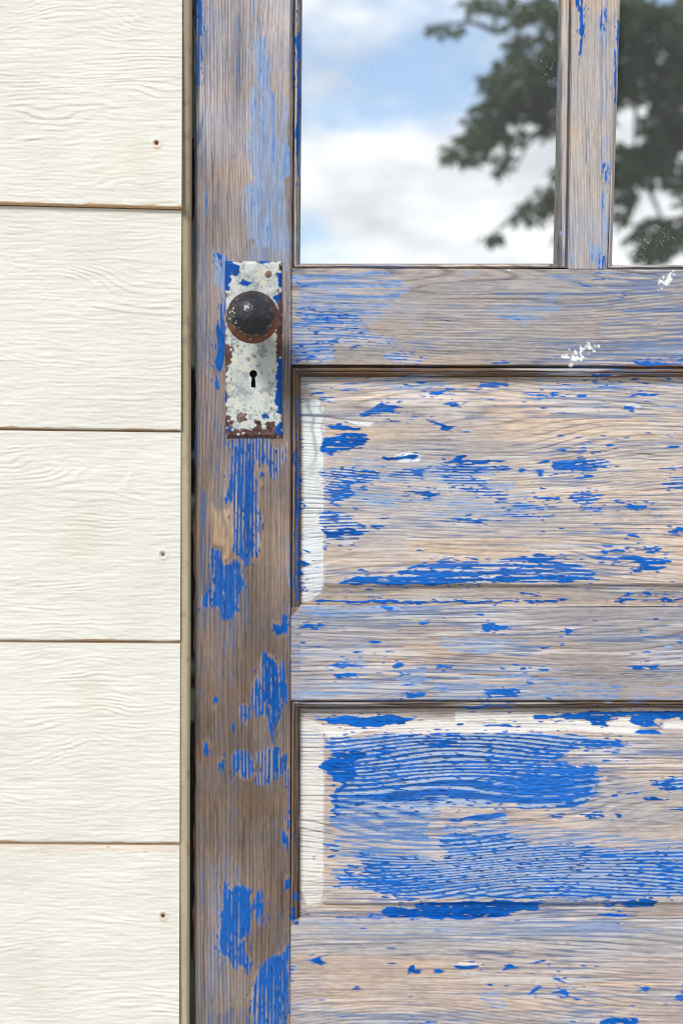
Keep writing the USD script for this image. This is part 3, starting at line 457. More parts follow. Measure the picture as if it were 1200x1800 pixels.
# small flakes
zone_f = np.where(gx < 527, 0.0, 1.0) * smoothstep(640, 670, gy)
many = np.clip(0.5 + 0.5 * broad2 + 0.35 * broad, 0, 1.2) * ((gy > 664) & (gy < 1064) & (gx > 568))
flake = smoothstep(2.75, 3.0, 0.62 * many + both(lambda v: strip(1.6, 6, 41) if v else aniso(7, 1.5, 41)) + 0.35 * broad2) * zone_f
rgb = over(rgb, blue, flake)
rgb = over(rgb, blue, covB)
dots = smoothstep(4.1, 4.3, aniso(1.4, 1.2, 42))
rgb = over(rgb, lin(60, 48, 44), dots * 0.8)
wdots = smoothstep(4.3, 4.5, aniso(1.2, 1.0, 43))
rgb = over(rgb, lin(240, 240, 238), wdots * 0.9)
CRACKS = [(352, 1090, 352, 1400, .9), (366, 1170, 369, 1330, .6), (381, 1390, 384, 1560, .8), (358, 1500, 360, 1790, .9), (426, 1395, 428, 1545, .6), (463, 1390, 461, 1500, .5), (397, 60, 399, 240, .6), (374, 240, 377, 430, .7), (421, 20, 423, 170, .5), (360, 560, 362, 760, .8), (371, 640, 372, 860, .6), (474, 620, 474, 760, .0), (502, 470, 503, 640, .6), (483, 880, 486, 1060, .5), (432, 1090, 434, 1210, .6), (494, 1500, 495, 1640, .7),
          (513, 546, 640, 549, .9), (513, 532, 676, 533, .7), (700, 560, 860, 567, .6), (780, 524, 1010, 532, .6), (1030, 596, 1180, 598, .6), (900, 612, 1010, 615, .5), (1070, 480, 1190, 484, .9), (950, 792, 1190, 800, .8), (980, 801, 1200, 812, .7), (940, 786, 1130, 789, .5), (640, 895, 760, 900, .4), (512, 1138, 640, 1141, .6), (780, 1150, 980, 1152, .5), (980, 1185, 1190, 1188, .6), (600, 1085, 840, 1086, .5), (520, 1660, 760, 1661, .6), (840, 1652, 1190, 1655, .6), (700, 1770, 900, 1774, .5), (960, 1716, 1120, 1720, .5), (590, 1450, 740, 1456, .6), (760, 1440, 990, 1446, .6), (1060, 1330, 1200, 1338, .6)]
kl = np.zeros((H, W), np.float32)
for ax_, ay_, bx_, by_, st in CRACKS:
    n_ = int(max(abs(bx_ - ax_), abs(by_ - ay_)))
    t_ = np.linspace(0, 1, n_)
    wob_ = 1.6 * np.sin(t_ * 7 + ax_) + 0.8 * np.sin(t_ * 23 + ay_)
    up = abs(by_ - ay_) > abs(bx_ - ax_)
    cx2 = ax_ + (bx_ - ax_) * t_ + (wob_ if up else 0); cy2 = ay_ + (by_ - ay_) * t_ + (0 if up else wob_)
    kl[np.clip(np.round(cy2 - Y0).astype(int), 0, H - 1), np.clip(np.round(cx2 - X0).astype(int), 0, W - 1)] = st * np.clip(1.6 * np.sin(math.pi * t_), 0, 1)
kl = np.clip(gaussian_filter(kl, 0.55) * 1.9, 0, 1) * np.clip(0.8 + 0.3 * fibre2, 0.2, 1)
rgb = over(rgb, lin(54, 44, 40), kl * 0.8)
# splashed white paint on the lock rail
for cx_, cy_, rx_, ry_, sl in ((1012, 626, 19, 15, -0.5), (1040, 612, 11, 8, 0), (1168, 492, 10, 14, -0.7)):
    d = ((gx - cx_ - sl * (gy - cy_)) / rx_) ** 2 + ((gy - cy_) / ry_) ** 2
    sp = smoothstep(0.35, 0.6, aniso(1.6, 1.9, int(cx_)) * 0.55 + 0.75 - d * 0.75)
    rgb = over(rgb, lin(246, 247, 246), sp)
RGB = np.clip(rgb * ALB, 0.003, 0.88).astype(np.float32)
paint_m = np.clip(np.maximum.reduce([covB, covL * 0.8, covP * 0.5, covW * 0.7, flake]), 0, 1)
HGT = (0.30 * covB + 0.17 * covL + 0.10 * covW + 0.12 * flake - 0.45 * kl - (0.16 * line + 0.12 * crack) * (1 - 0.7 * covB) - 0.03 * np.clip(fibre, -2, 2) + 0.02 * speck).astype(np.float32)   # mm towards the viewer
MSK = np.stack([paint_m, covW, covB], -1).astype(np.float32)

def fold(x, lo, hi):
    """Beyond the raster the pattern goes on mirrored."""
    n = hi - lo - 1
    t = np.mod(x - lo, 2 * n)
    return np.where(t > n, 2 * n - t, t)

def sample(arr, px, py):
    u, v = fold(px, X0, X1), fold(py, Y0, Y1)
    if arr.ndim == 2:
        return map_coordinates(arr, [v, u], order=1, mode='nearest')
    return np.stack([map_coordinates(arr[..., k], [v, u], order=1, mode='nearest') for k in range(arr.shape[-1])], -1)

def board(name, px, py, dep, mat, back=0.036, relief=1.0, parent=None, look=None, label=None):
    """A piece of the door: front face with the worn paint's relief. look: pixel positions to read the colours at, where they are not its own."""
    lx, ly = look if look is not None else (px, py)
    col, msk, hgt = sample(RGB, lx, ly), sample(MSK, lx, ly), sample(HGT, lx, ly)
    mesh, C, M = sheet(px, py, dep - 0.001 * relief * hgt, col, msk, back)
    return obj(name, mesh, mat, parent or door, smooth=True, tint=C, mask=M, label=label)

def eased(px, py, x0, y0, x1, y1, r=3.0, d=0.0012):
    """Depth of softly worn edges: 0 inside, d at the outline."""
    e = np.minimum.reduce([px - x0, x1 - px, py - y0, y1 - py])
    return d * np.clip(1 - e / r, 0, 1) ** 2

# ------------------------------------------------------------------ ground
def noisy_mat(name, c1, c2, scale, rough=0.8, bump=0.3, dist=0.01):
    return usdkit.material(stage, '/World/Looks/' + name, {
        'geo': ('geometry', {}), 'n': ('noise_texture', {'scale': scale, 'detail': 6.0, 'roughness': 0.65}),
        'c': ('rgb_ramp', {'ramp': [(0.3, c1), (0.7, c2)]}), 'b': ('bump', {'strength': bump, 'distance': dist}),
        'p': ('principled_bsdf', {'roughness': rough, 'specular_ior_level': 0.2})},
        [('geo.position', 'n.vector'), ('n.fac', 'c.fac'), ('c.color', 'p.base_color'), ('n.fac', 'b.height'), ('b.normal', 'p.normal')], surface='p.BSDF')

gv = np.array([[-400, -400, 0], [400, -400, 0], [400, 400, 0], [-400, 400, 0]], float)
g = obj('ground', (gv, np.array([[0, 1, 2], [0, 2, 3]])), noisy_mat('lawn', (0.05, 0.09, 0.03), (0.10, 0.14, 0.05), 6.0))
stage.GetPrimAtPath(g).SetCustomDataByKey('kind', 'structure')
walk = trimesh.creation.box([7.0, 4.2, 0.06]); walk.apply_translation([0.2, -2.15, 0.0])
g = obj('path', walk, noisy_mat('pale_concrete', (0.22, 0.21, 0.19), (0.30, 0.285, 0.26), 9.0, bump=0.1))
stage.GetPrimAtPath(g).SetCustomDataByKey('kind', 'structure')

# ------------------------------------------------------------------ siding wall
wall = thing('siding_wall', 'cream painted lap siding wall of wide wood grain boards beside the blue door', 'wall')
LINES = [(-33, -27), (358, 366), (753, 757), (1126, 1128), (1481, 1483), (1852, 1853), (2018, 2018)]   # lower edges, at x = 0 and at x = 320
LINES = [(-424, -419), (-817, -813)][::-1] + LINES
CREAM = np.array([0.758, 0.742, 0.690])
TAN = paint(168, 140, 112)
nails_at = {3: (275, 251, 'rust'), 5: (286, 975, 'grey'), 7: (287, 1610, 'rust')}

nail_rust = noisy_mat('rusty_nail', (0.06, 0.03, 0.02), (0.28, 0.12, 0.05), 1500.0, bump=0.3, dist=0.0005)
nail_grey = noisy_mat('dull_nail', (0.14, 0.13, 0.12), (0.34, 0.31, 0.27), 1500.0, bump=0.3, dist=0.0005)

def wall_board(k, side):
    (ta, tb), (ba, bb) = LINES[k - 1], LINES[k]
    right = side == 'right'
    slope = lambda a, b, x: a + (b - a) * np.clip(x, -1500, 330) / 320.0
    in_view = (not right) and 2 <= k <= 7
    nx0, nx1 = (0, 1) if not right else (1, 0)
    u = steps(-1500.0, 320.0, 1.5, -12, 1000, 30) if in_view else np.linspace(-1500, 320, 61)
    rows = np.linspace(0, 1, int(max(2, (ba - ta) / (1.5 if in_view else 8))))
    U, T = np.meshgrid(u, rows)
    yt, yb = slope(ta, tb, U) + 3.4, slope(ba, bb, U)
    py = yt + (yb - yt) * T
    px = U - 5.5 * np.clip(py, -200, 2000) / 1800.0 * smoothstep(120, 320, U)
    lap = {3: 0.0060, 4: 0.0024, 5: 0.0014, 6: 0.0010}.get(k, 0.003)
    depth = -0.0155 - lap * T
    # embossed wood grain
    Hn, Wn = 420, 380
    r = np.random.default_rng(100 + k + (50 if right else 0))
    f = lambda sx, sy: smooth_noise(Hn, Wn, sy, sx, int(r.integers(1 << 30)))
    wq = f(70, 24) * 13 + f(22, 7) * 2.6
    if k == 4:
        yy_, xx_ = np.mgrid[0:Hn, 0:Wn]
        wq = wq - 0.16 * xx_ * smoothstep(120, 300, yy_) + 26 * np.exp(-((xx_ - 120) / 70.0) ** 2 - ((yy_ - 130) / 60.0) ** 2)
    if k == 3:
        yy_, xx_ = np.mgrid[0:Hn, 0:Wn]
        wq = wq + 16 * np.exp(-((xx_ - 130) / 110.0) ** 2 - ((yy_ - 190) / 40.0) ** 2)
    yy_, xx_ = np.mgrid[0:Hn, 0:Wn]
    ph = (yy_ + wq) / {3: 9.5, 4: 11.5, 5: 8.0, 6: 8.6, 7: 11.0}.get(k, 9.0)
    ridge = np.mod(ph, 1.0)
    saw = np.where(ridge < 0.72, ridge / 0.72, (1 - ridge) / 0.28)          # a slow rise and a steep drop
    amp = np.clip(0.55 + 0.40 * f(45, 10) + 0.3 * f(14, 4), 0.0, 1.5)
    hh = saw * amp * 0.41 * np.clip(0.75 + 0.5 * f(60, 30), 0.1, 1.4) + 0.12 * f(12, 1.1) + 0.06 * f(3, 1.0)
    hu, hv = fold(U + 20, 0, Wn), fold(py - ta, 0, Hn)
    hgt = map_coordinates(hh, [hv, hu], order=1, mode='nearest')
    edge = smoothstep(0, 5, py - yt) * smoothstep(0, 3, yb - py)
    depth = depth - 0.001 * hgt * edge + 0.0016 * (1 - smoothstep(0, 2.5, yb - py))
    col = np.broadcast_to(CREAM, px.shape + (3,)) * (1 + 0.018 * map_coordinates(f(30, 20), [hv, hu], order=1, mode='nearest'))[..., None]
    low = map_coordinates(np.clip(f(25, 1.5) - 1.0, 0, 2), [hv, hu], order=1, mode='nearest')
    col = col * (1 - 0.05 * low[..., None] * np.array([0.3, 0.6, 1.0]))
    if k == 3 or k == 7:      # raw paper and bare board along the joint
        band = (1 - smoothstep(2, 24 if k == 7 else 10, py - yt - 5 * map_coordinates(f(18, 2), [hv, hu], order=1, mode='nearest')))
        col = col * (1 - band[..., None] * np.array([0.02, 0.10, 0.16]) * (1.0 if k == 7 else 0.6))
        flk = band * smoothstep(1.4, 2.0, map_coordinates(f(6, 1.6), [hv, hu], order=1, mode='nearest'))
        col = col * (1 - flk[..., None] * np.array([0.15, 0.35, 0.55]))
    raw = smoothstep(0, 1, (py - yb + {3: 5.2, 4: 2.6, 5: 2.2, 6: 1.8}.get(k, 2.2) + 1.1 * map_coordinates(f(9, 2), [hv, hu], order=1, mode='nearest')) / 1.2) * smoothstep(-1.2, 0.2, map_coordinates(f(50, 6), [hv, hu], order=1, mode='nearest') + {3: 1.4, 6: -0.4}.get(k, 1.0))
    col = col * (1 - raw[..., None]) + np.asarray(paint(196, 164, 132)) * raw[..., None]
    dirt = map_coordinates(np.clip(f(26, 40) - 0.5, 0, 2), [hv, hu], order=1, mode='nearest')
    col = col * (1 - 0.030 * dirt[..., None] * np.array([0.7, 0.9, 1.3]))
    msk = np.zeros(px.shape + (3,))
    nail = nails_at.get(k) if not right else None
    if nail:
        d = np.hypot(px - nail[0], py - nail[1])
        depth = depth + 0.0016 * (1 - smoothstep(2.5, 6.0, d)) - 0.0005 * np.exp(-((d - 7.5) / 2.0) ** 2)
        stain = np.exp(-((px - nail[0] - 1) / 6.0) ** 2 - ((py - nail[1] - 4) / 8.0) ** 2)
        col = col * (1 - stain[..., None] * (np.array([0.12, 0.32, 0.48]) if nail[2] == 'rust' else np.array([0.15, 0.15, 0.15])))
    if right:
        px = 2080.0 - px
        px, py, depth, col, msk = (a[:, ::-1] for a in (px, py, depth, col, msk))
    col = np.clip(col, 0, 0.86)
    mesh, C, M = sheet(px, py, depth, col, msk, -0.0145,
                       side={'top': TAN, 'bottom': paint(236, 190, 140), 'left': TAN * (1.0 if right else 1.0), 'right': TAN})
    p = obj('siding_board', mesh, siding_mat, wall, smooth=True, tint=C, mask=M)
    if nail:
        i = np.argmin(np.hypot(px - nail[0], py - nail[1]))
        ctr = P(np.array(px.flat[i]), np.array(py.flat[i]), np.array(depth.flat[i]))
        prof = np.array([[0, -0.0004], [0.0006, -0.0003], [0.0008, -0.0009], [0.0017, -0.0008], [0.0020, -0.0002], [0.0020, 0.001]])
        head = trimesh.creation.revolve(prof[::-1] if False else np.array([[0, 0.0002], [0.0007, 0.0003], [0.0009, 0.0011], [0.0016, 0.0012], [0.0020, 0.0006], [0.0020, -0.0015], [0, -0.0015]]), sections=20)
        head.apply_transform(trimesh.transformations.rotation_matrix(math.pi / 2, [1, 0, 0]))
        head.apply_translation(ctr)
        obj('nail', head, nail_rust if nail[2] == 'rust' else nail_grey, p, smooth=30)

for k in range(1, len(LINES)):
    wall_board(k, 'left')
for k in range(1, len(LINES)):
    wall_board(k, 'right')
for sx in (-1, 1):          # the boarding behind the siding
    a, b = (-1490, 318) if sx < 0 else (1762, 3560)
    q0, q1 = P(np.array(a + 0.0), np.array(2015.0), np.array(0.0)), P(np.array(b + 0.0), np.array(-1300.0), np.array(0.0))
    bx = trimesh.creation.box(bounds=[[q0[0], -0.0144, 0.0], [q1[0], 0.05, 2.2]])
    obj('sheathing', bx, noisy_mat('raw_sheathing' if sx < 0 else 'raw_sheathing_far', (0.26, 0.19, 0.12), (0.36, 0.27, 0.18), 30.0), wall)

# ------------------------------------------------------------------ door frame
frame = thing('door_frame', 'tan wooden jamb running up between the cream siding and the old blue door', 'door frame')
def jamb(x_in, x_out, name='jamb'):
    """x_in: side towards the door, x_out: side under the siding (photo pixels)."""
    sgn = 1 if x_in > x_out else -1
    prof = []                                            # px, depth around the section, worn arris towards the door
    w = abs(x_in - x_out)
    prof = [(0, -0.0140), (w - 9, -0.0140), (w - 6, -0.0137), (w - 3.5, -0.0126), (w - 1.6, -0.0104), (w - 0.6, -0.0075), (w - 0.1, -0.003), (w, 0.004), (w, 0.02), (w, 0.05)]
    pr = np.array(prof)
    rows = ylines(-1290, 2024, 6.0)
    px = np.repeat((x_out + sgn * pr[:, 0])[None], len(rows), 0)
    py = np.repeat(rows[:, None], len(pr), 1)
    px = px - 4.5 * np.clip(py, -200, 2000) / 1800.0 * (1 if sgn > 0 else -1)
    px = px + 0.5 * meshkit.noise(np.stack([py * 0.012, 0 * py, 0 * py + 3], -1)) * (pr[:, 0] > w - 9)
    dep = np.repeat(pr[None, :, 1], len(rows), 0)
    n1 = meshkit.fbm(np.stack([px * 0.25, py * 0.012, 0 * px], -1), 4, 5)
    n2 = meshkit.fbm(np.stack([px * 0.1, py * 0.05, 0 * px + 9], -1), 3, 6)
    c = paint(182, 168, 142)[None, None] * (0.84 + 0.36 * n1)[..., None]
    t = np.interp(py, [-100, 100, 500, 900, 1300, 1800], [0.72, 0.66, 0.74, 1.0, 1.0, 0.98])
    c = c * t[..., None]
    c = c * (1 - 0.30 * smoothstep(0.66, 0.78, n2)[..., None] * np.array([0.9, 1.0, 1.0]))
    if sgn < 0:
        px, py, dep, c = px[:, ::-1], py[:, ::-1], dep[:, ::-1], c[:, ::-1]
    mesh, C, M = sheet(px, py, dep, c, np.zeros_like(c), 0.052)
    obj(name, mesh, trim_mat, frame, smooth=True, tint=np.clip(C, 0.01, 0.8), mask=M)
jamb(337.5, 300)
jamb(1742.5, 1780)
def stop_strip(x0, x1, y, seed):
    rows = ylines(-1290, 2024, 4.0)
    px = np.repeat(np.linspace(x0, x1, 4)[None], len(rows), 0); py = np.repeat(rows[:, None], 4, 1)
    px = px - 3.5 * np.clip(py, -200, 2000) / 1800.0
    n1 = meshkit.fbm(np.stack([0 * py + seed, py * 0.010, 0 * py], -1), 3, seed)
    n2 = meshkit.fbm(np.stack([0 * py + seed, py * 0.09, 0 * py], -1), 3, seed + 1)
    a = smoothstep(0.50, 0.60, n1) * np.interp(py, [-100, 300, 620, 860, 900, 1300, 1800], [0.4, 0.5, 0.9, 1.0, .2, .5, .2])
    c = paint(46, 38, 32) * (0.5 + n2[..., None]) * (1 - a[..., None]) + paint(178, 200, 182) * a[..., None]
    mesh, C, M = sheet(px, py, np.full(px.shape, y), c, np.zeros_like(c), y + 0.02)
    obj('stop', mesh, trim_mat, frame, smooth=True, tint=C, mask=M)
stop_strip(331, 349, 0.0085, 3)
stop_strip(1731, 1749, 0.0085, 4)
head = trimesh.creation.box(bounds=[[-0.2, -0.014, 2.045], [0.76, 0.05, 2.14]])
obj('head_jamb', head, noisy_mat('tan_wood', (0.30, 0.24, 0.17), (0.38, 0.31, 0.22), 20.0), frame)

# ------------------------------------------------------------------ the door
door = thing('weathered_door', 'old panelled door with peeling blue paint over bare wood and two glass panes', 'door')
TOPY, BOTY = -1190.0, 2016.0
# stiles
def stile_piece(x0, x1, mirror=False):
    u, rows = xlines(x0, x1, 1.0), ylines(TOPY, BOTY, 2.5)
    px, py = np.meshgrid(u, rows)
    if not mirror:
        left = 1.2 * np.sin(py * 0.011) + 1.0 * np.sin(py * 0.037 + 1) + 0.9 * np.sin(py * 0.093)
        left = left - 1.0 + np.interp(py, [0, 1800], [0.5, 0.0])
        px = px + left * np.clip(1 - (px - x0) / 14.0, 0, 1)
        right = np.interp(py, [0, 470, 640, 1100, 1800], [3.0, 0.8, 0.3, -1.0, -3.2])
        px = px + right * np.clip((px - x0 - 40) / (x1 - x0 - 40), 0, 1)
    dep = eased(px, py, x0 - 1, TOPY, x1 + 1, BOTY, 5.5, 0.0030)
    board('stile', px, py, dep, wood_v, look=(np.where(mirror, 2080 - px, px), py) if mirror else None)
stile_piece(342.5, 512.0)
stile_piece(1568.0, 1737.5, True)

def rail(y0, y1, wob=None, d0=0.0):
    u, rows = xlines(512.6, 1567.4, 2.5), ylines(y0, y1, 1.0)
    px, py = np.meshgrid(u, rows)
    dep = d0 + eased(px, py, 510, y0 - .5, 1570, y1 + .5, 3.0, 0.0012)
    xs = np.interp(py, [0, 470, 640, 1100, 1800], [3.0, 0.8, 0.3, -1.0, -3.2])
    px = px + xs * np.clip(1 - (px - 512) / 40.0, 0, 1)
    if wob:
        py = py + wob * (px - 512) / 688.0
    board('rail', px, py, dep, wood_h)
rail(470.5, 641.5, 3.0, 0.0006)
rail(1068.0, 1231.0, 0.0, 0.0002)
rail(1617.5, BOTY, 0.0, 0.0004)
rail(TOPY, -1020.0)

# muntin between the panes; it narrows downwards
def muntin_edges(py):
    t = (py - 0.0) / 472.0
    return 1005.0 - 6.0 * t, 1089.0 - 23.0 * np.clip(t, -1.0, 1.2)
rows = ylines(-1019.4, 472.0, 2.5)
tt = np.linspace(0, 1, 84)
px = np.stack([(1 - t) * muntin_edges(rows)[0] + t * muntin_edges(rows)[1] for t in tt], 1)
py = np.repeat(rows[:, None], len(tt), 1)
e0, e1 = muntin_edges(py)
dep = 0.0003 + 0.0012 * np.clip(1 - np.minimum(px - e0, e1 - px) / 3.0, 0, 1) ** 2
board('muntin', px, py, dep, wood_v)

# mouldings: a section carried along one side of an opening, mitred
PANEL_PROF = [(0, 0.2), (.03, 1.2), (.06, 4.6), (.13, 5.0), (.16, 2.2), (.19, 1.4), (.30, 1.0), (.44, 1.4), (.49, 3.4), (.53, 3.6), (.56, 2.0), (.62, 2.0), (.68, 3.4), (.76, 6.2), (.84, 8.6), (.88, 9.4), (.90, 15.0), (1.0, 16.0)]
GLASS_PROF = [(0, 0.2), (.03, 0.6), (.05, 8.0), (.18, 8.0), (.20, 2.2), (.25, 1.0), (.42, 1.0), (.50, 1.7), (.55, 4.2), (.63, 4.4), (.67, 4.8), (.76, 6.0), (.82, 8.4), (.90, 11.0), (1.0, 14.4)]
def moulding(A, B, a, b, prof, mat, flip=False, n_fine=2.0):
    """A-B: outer corners, a-b: inner corners, photo pixels on the door face."""
    pr = np.array(prof)
    t = np.interp(np.linspace(0, 1, 3 * (len(pr) - 1) + 1), np.linspace(0, 1, len(pr)), pr[:, 0])
    dp = np.interp(t, pr[:, 0], pr[:, 1]) * 0.001
    A, B, a, b = (np.array(q, float) for q in (A, B, a, b))
    L = np.hypot(*(B - A))
    horizontal = abs(B[0] - A[0]) > abs(B[1] - A[1])
    axis = 0 if horizontal else 1
    lo, hi = (FX if horizontal else FY)
    pos = steps(min(A[axis], B[axis]), max(A[axis], B[axis]), n_fine, lo, hi, 14)
    s = (pos - A[axis]) / (B[axis] - A[axis])
    s = np.sort(s)
    Sg, Tg = np.meshgrid(s, t, indexing='ij')
    out = A + (B - A) * Sg[..., None]; inn = a + (b - a) * Sg[..., None]
    q = out + (inn - out) * Tg[..., None]
    wob = 0.5 * np.sin(q[..., axis] * 0.021 + A[0]) + 0.35 * np.sin(q[..., axis] * 0.083 + A[1])
    q[..., 1 - axis] += wob * np.clip(1 - abs(2 * Tg - 1), 0, 1)
    dep = np.repeat(dp[None], len(s), 0)
    px, py = q[..., 0], q[..., 1]
    if flip:
        px, py, dep = px[:, ::-1], py[:, ::-1], dep[:, ::-1]
    if horizontal:
        px, py, dep = px.T, py.T, dep.T
    if (px[0, -1] - px[0, 0]) + (px[-1, -1] - px[-1, 0]) < 0:
        px, py, dep = px[:, ::-1], py[:, ::-1], dep[:, ::-1]
    if (py[-1] - py[0]).sum() < 0:
        px, py, dep = px[::-1], py[::-1], dep[::-1]
    board('moulding', px, py, dep, mat, back=0.018, relief=0.6)

DEEP_PROF = [(0, 0.2), (.03, 0.6), (.05, 8.0), (.19, 8.0), (.21, 2.0), (.25, 0.9), (.36, 1.0), (.40, 3.4), (.45, 3.6), (.48, 3.6), (.52, 4.4), (.96, 13.8), (1.0, 14.4)]
def opening(o, i, prof):
    """o, i: outer and inner corners as top left, top right, bottom right, bottom left."""
    moulding(o[0], o[3], i[0], i[3], prof, wood_v)                 # left
    moulding(o[1], o[2], i[1], i[2], DEEP_PROF if prof is GLASS_PROF else prof, wood_v)     # right
    moulding(o[0], o[1], i[0], i[1], prof, wood_h)                 # top
    moulding(o[3], o[2], i[3], i[2], prof, wood_h)                 # bottom

def panel(o, i, field_box, d_low=0.0128, d_edge=0.0094, d_field=0.0060):
    """A raised panel filling the opening, its border sloping down to the moulding."""
    opening(o, i, PANEL_PROF)
    x0, y0, x1, y1 = i[0][0] - 3, i[0][1] - 3, i[1][0] + 3, i[2][1] + 3
    px, py = np.meshgrid(xlines(x0, x1, 2.5), ylines(y0, y1, 1.0))
    fx0, fy0, fx1, fy1 = field_box
    ragged = 0.8 * np.sin(py * 0.05) + 0.6 * np.sin(py * 0.13 + 2)
    e = np.minimum.reduce([(px - fx0 + ragged) / (fx0 - x0), (fx1 - px) / (x1 - fx1), (py - fy0 + 0.5 * np.sin(px * 0.03)) / (fy0 - y0), (fy1 - py + 0.6 * np.sin(px * 0.021)) / (y1 - fy1)])
    dep = np.where(e < 0, d_edge + (d_low - d_edge) * np.clip(-e, 0, 1), d_field)
    stepw = np.clip(smoothstep(-0.07, 0.05, e), 0, 1)
    dep = np.where(e < 0, dep, d_field)
    dep = (d_edge + (d_low - d_edge) * np.clip(-e, 0, 1)) * (1 - stepw) + d_field * stepw
    board('panel', px, py, dep, wood_h, back=0.030, relief=1.25)

panel([(512.3, 643), (1567.7, 646), (1567.7, 1067.5), (510.5, 1084)], [(527.5, 662), (1552, 665), (1552, 1058.5), (526.5, 1060)], (570, 700, 1512, 1028))
panel([(510.5, 1231.5), (1569, 1231.5), (1569, 1617), (508.5, 1633)], [(526.5, 1246), (1553, 1246), (1553, 1609), (524.5, 1610)], (568, 1289, 1512, 1588))

# glass panes: clear glass silvered behind, dusty
glass = usdkit.material(stage, '/World/Looks/silvered_glass', {
    'geo': ('geometry', {}),
    'dust': ('voronoi_texture', {'scale': 330.0}),
    'dn': ('noise_texture', {'scale': 14.0, 'detail': 4.0}),
    'spot': ('map_range', {'from_min': 0.14, 'from_max': 0.24, 'to_min': 1.0, 'to_max': 0.0, 'clamp': True}),
    'zone': ('map_range', {'from_min': 0.50, 'from_max': 0.64, 'to_min': 0.0, 'to_max': 0.5, 'clamp': True}),
    'amt': ('math', {'math_type': 'multiply'}),
    'film': ('math', {'math_type': 'add', 'value2': 0.035, 'use_clamp': True}),
    'wave': ('noise_texture', {'scale': 5.0, 'detail': 1.0}),
    'bump': ('bump', {'strength': 0.05, 'distance': 0.002}),
    'mirror': ('glossy_bsdf', {'color': (0.92, 0.94, 0.95), 'roughness': 0.012}),
    'grime': ('diffuse_bsdf', {'color': (0.80, 0.80, 0.79)}),
    'mix': ('mix_closure', {})},
    [('geo.position', 'dust.vector'), ('geo.position', 'dn.vector'), ('geo.position', 'wave.vector'), ('dust.distance', 'spot.value'), ('dn.fac', 'zone.value'),
     ('spot.result', 'amt.value1'), ('zone.result', 'amt.value2'), ('amt.value', 'film.value1'), ('film.value', 'mix.fac'),
     ('wave.fac', 'bump.height'), ('bump.normal', 'mirror.normal'), ('mirror.BSDF', 'mix.closure1'), ('grime.BSDF', 'mix.closure2')], surface='mix.closure')

def pane(o, i):
    opening(o, i, GLASS_PROF)
    a, b = P(np.array(min(o[0][0], o[3][0])), np.array(o[3][1]), np.array(.0142)), P(np.array(max(o[1][0], o[2][0])), np.array(o[0][1]), np.array(.0142))
    bx = trimesh.creation.box(bounds=[[a[0] - .003, 0.0142, a[2] - .003], [b[0] + .003, 0.0182, b[2] + .003]])
    obj('glass_pane', bx, glass, door)
TY = -1018.0
m0a, m1a = muntin_edges(TY); m0b, m1b = muntin_edges(471.0)
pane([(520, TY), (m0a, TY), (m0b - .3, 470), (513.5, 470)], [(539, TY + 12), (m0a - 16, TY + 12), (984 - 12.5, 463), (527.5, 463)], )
pane([(m1a, TY), (1563, TY), (1563, 471), (m1b + .3, 471)], [(m1a + 9, TY + 12), (1548, TY + 12), (1548, 465), (m1b + 9, 465)])

# ------------------------------------------------------------------ lock plate and knob
iron = usdkit.material(stage, '/World/Looks/old_iron', {
    'tint': ('attribute', {'attribute': 'tint'}), 'mask': ('attribute', {'attribute': 'mask'}), 'ch': ('separate_color', {}),
    'geo': ('geometry', {}), 'n': ('noise_texture', {'scale': 260.0, 'detail': 6.0, 'roughness': 0.7}),
    'v': ('map_range', {'from_min': 0.3, 'from_max': 0.7, 'to_min': 0.8, 'to_max': 1.2}),
    'mul': ('vector_math', {'math_type': 'scale'}),
    'r': ('mix_float', {'a': 0.20, 'b': 0.60}), 'r2': ('math', {'math_type': 'multiply_add', 'value2': 0.22, 'value3': 0.0}), 'r3': ('math', {'math_type': 'add', 'use_clamp': True}),
    'bump': ('bump', {'strength': 0.16, 'distance': 0.0007}), 'p': ('principled_bsdf', {'specular_ior_level': 0.6}), 'met': ('map_range', {'from_min': 0.0, 'from_max': 0.5, 'to_min': 0.7, 'to_max': 0.0, 'clamp': True})},
    [('geo.position', 'n.vector'), ('n.fac', 'v.value'), ('tint.color', 'mul.vector1'), ('v.result', 'mul.scale'), ('mul.vector', 'p.base_color'),
     ('ch.r', 'met.value'), ('met.result', 'p.metallic'), ('mask.color', 'ch.color'), ('ch.r', 'r.fac'), ('n.fac', 'r2.value1'), ('r.result', 'r3.value1'), ('r2.value', 'r3.value2'), ('r3.value', 'p.roughness'),
     ('n.fac', 'bump.height'), ('bump.normal', 'p.normal')], surface='p.BSDF')
black = usdkit.material(stage, '/World/Looks/lock_dark', {'n': ('noise_texture', {'scale': 300.0}), 'c': ('rgb_ramp', {'ramp': [(0, (0.004, 0.004, 0.004)), (1, (0.012, 0.010, 0.009))]}),
                        'p': ('principled_bsdf', {'roughness': 0.9, 'specular_ior_level': 0.1})}, [('n.fac', 'c.fac'), ('c.color', 'p.base_color')], surface='p.BSDF')

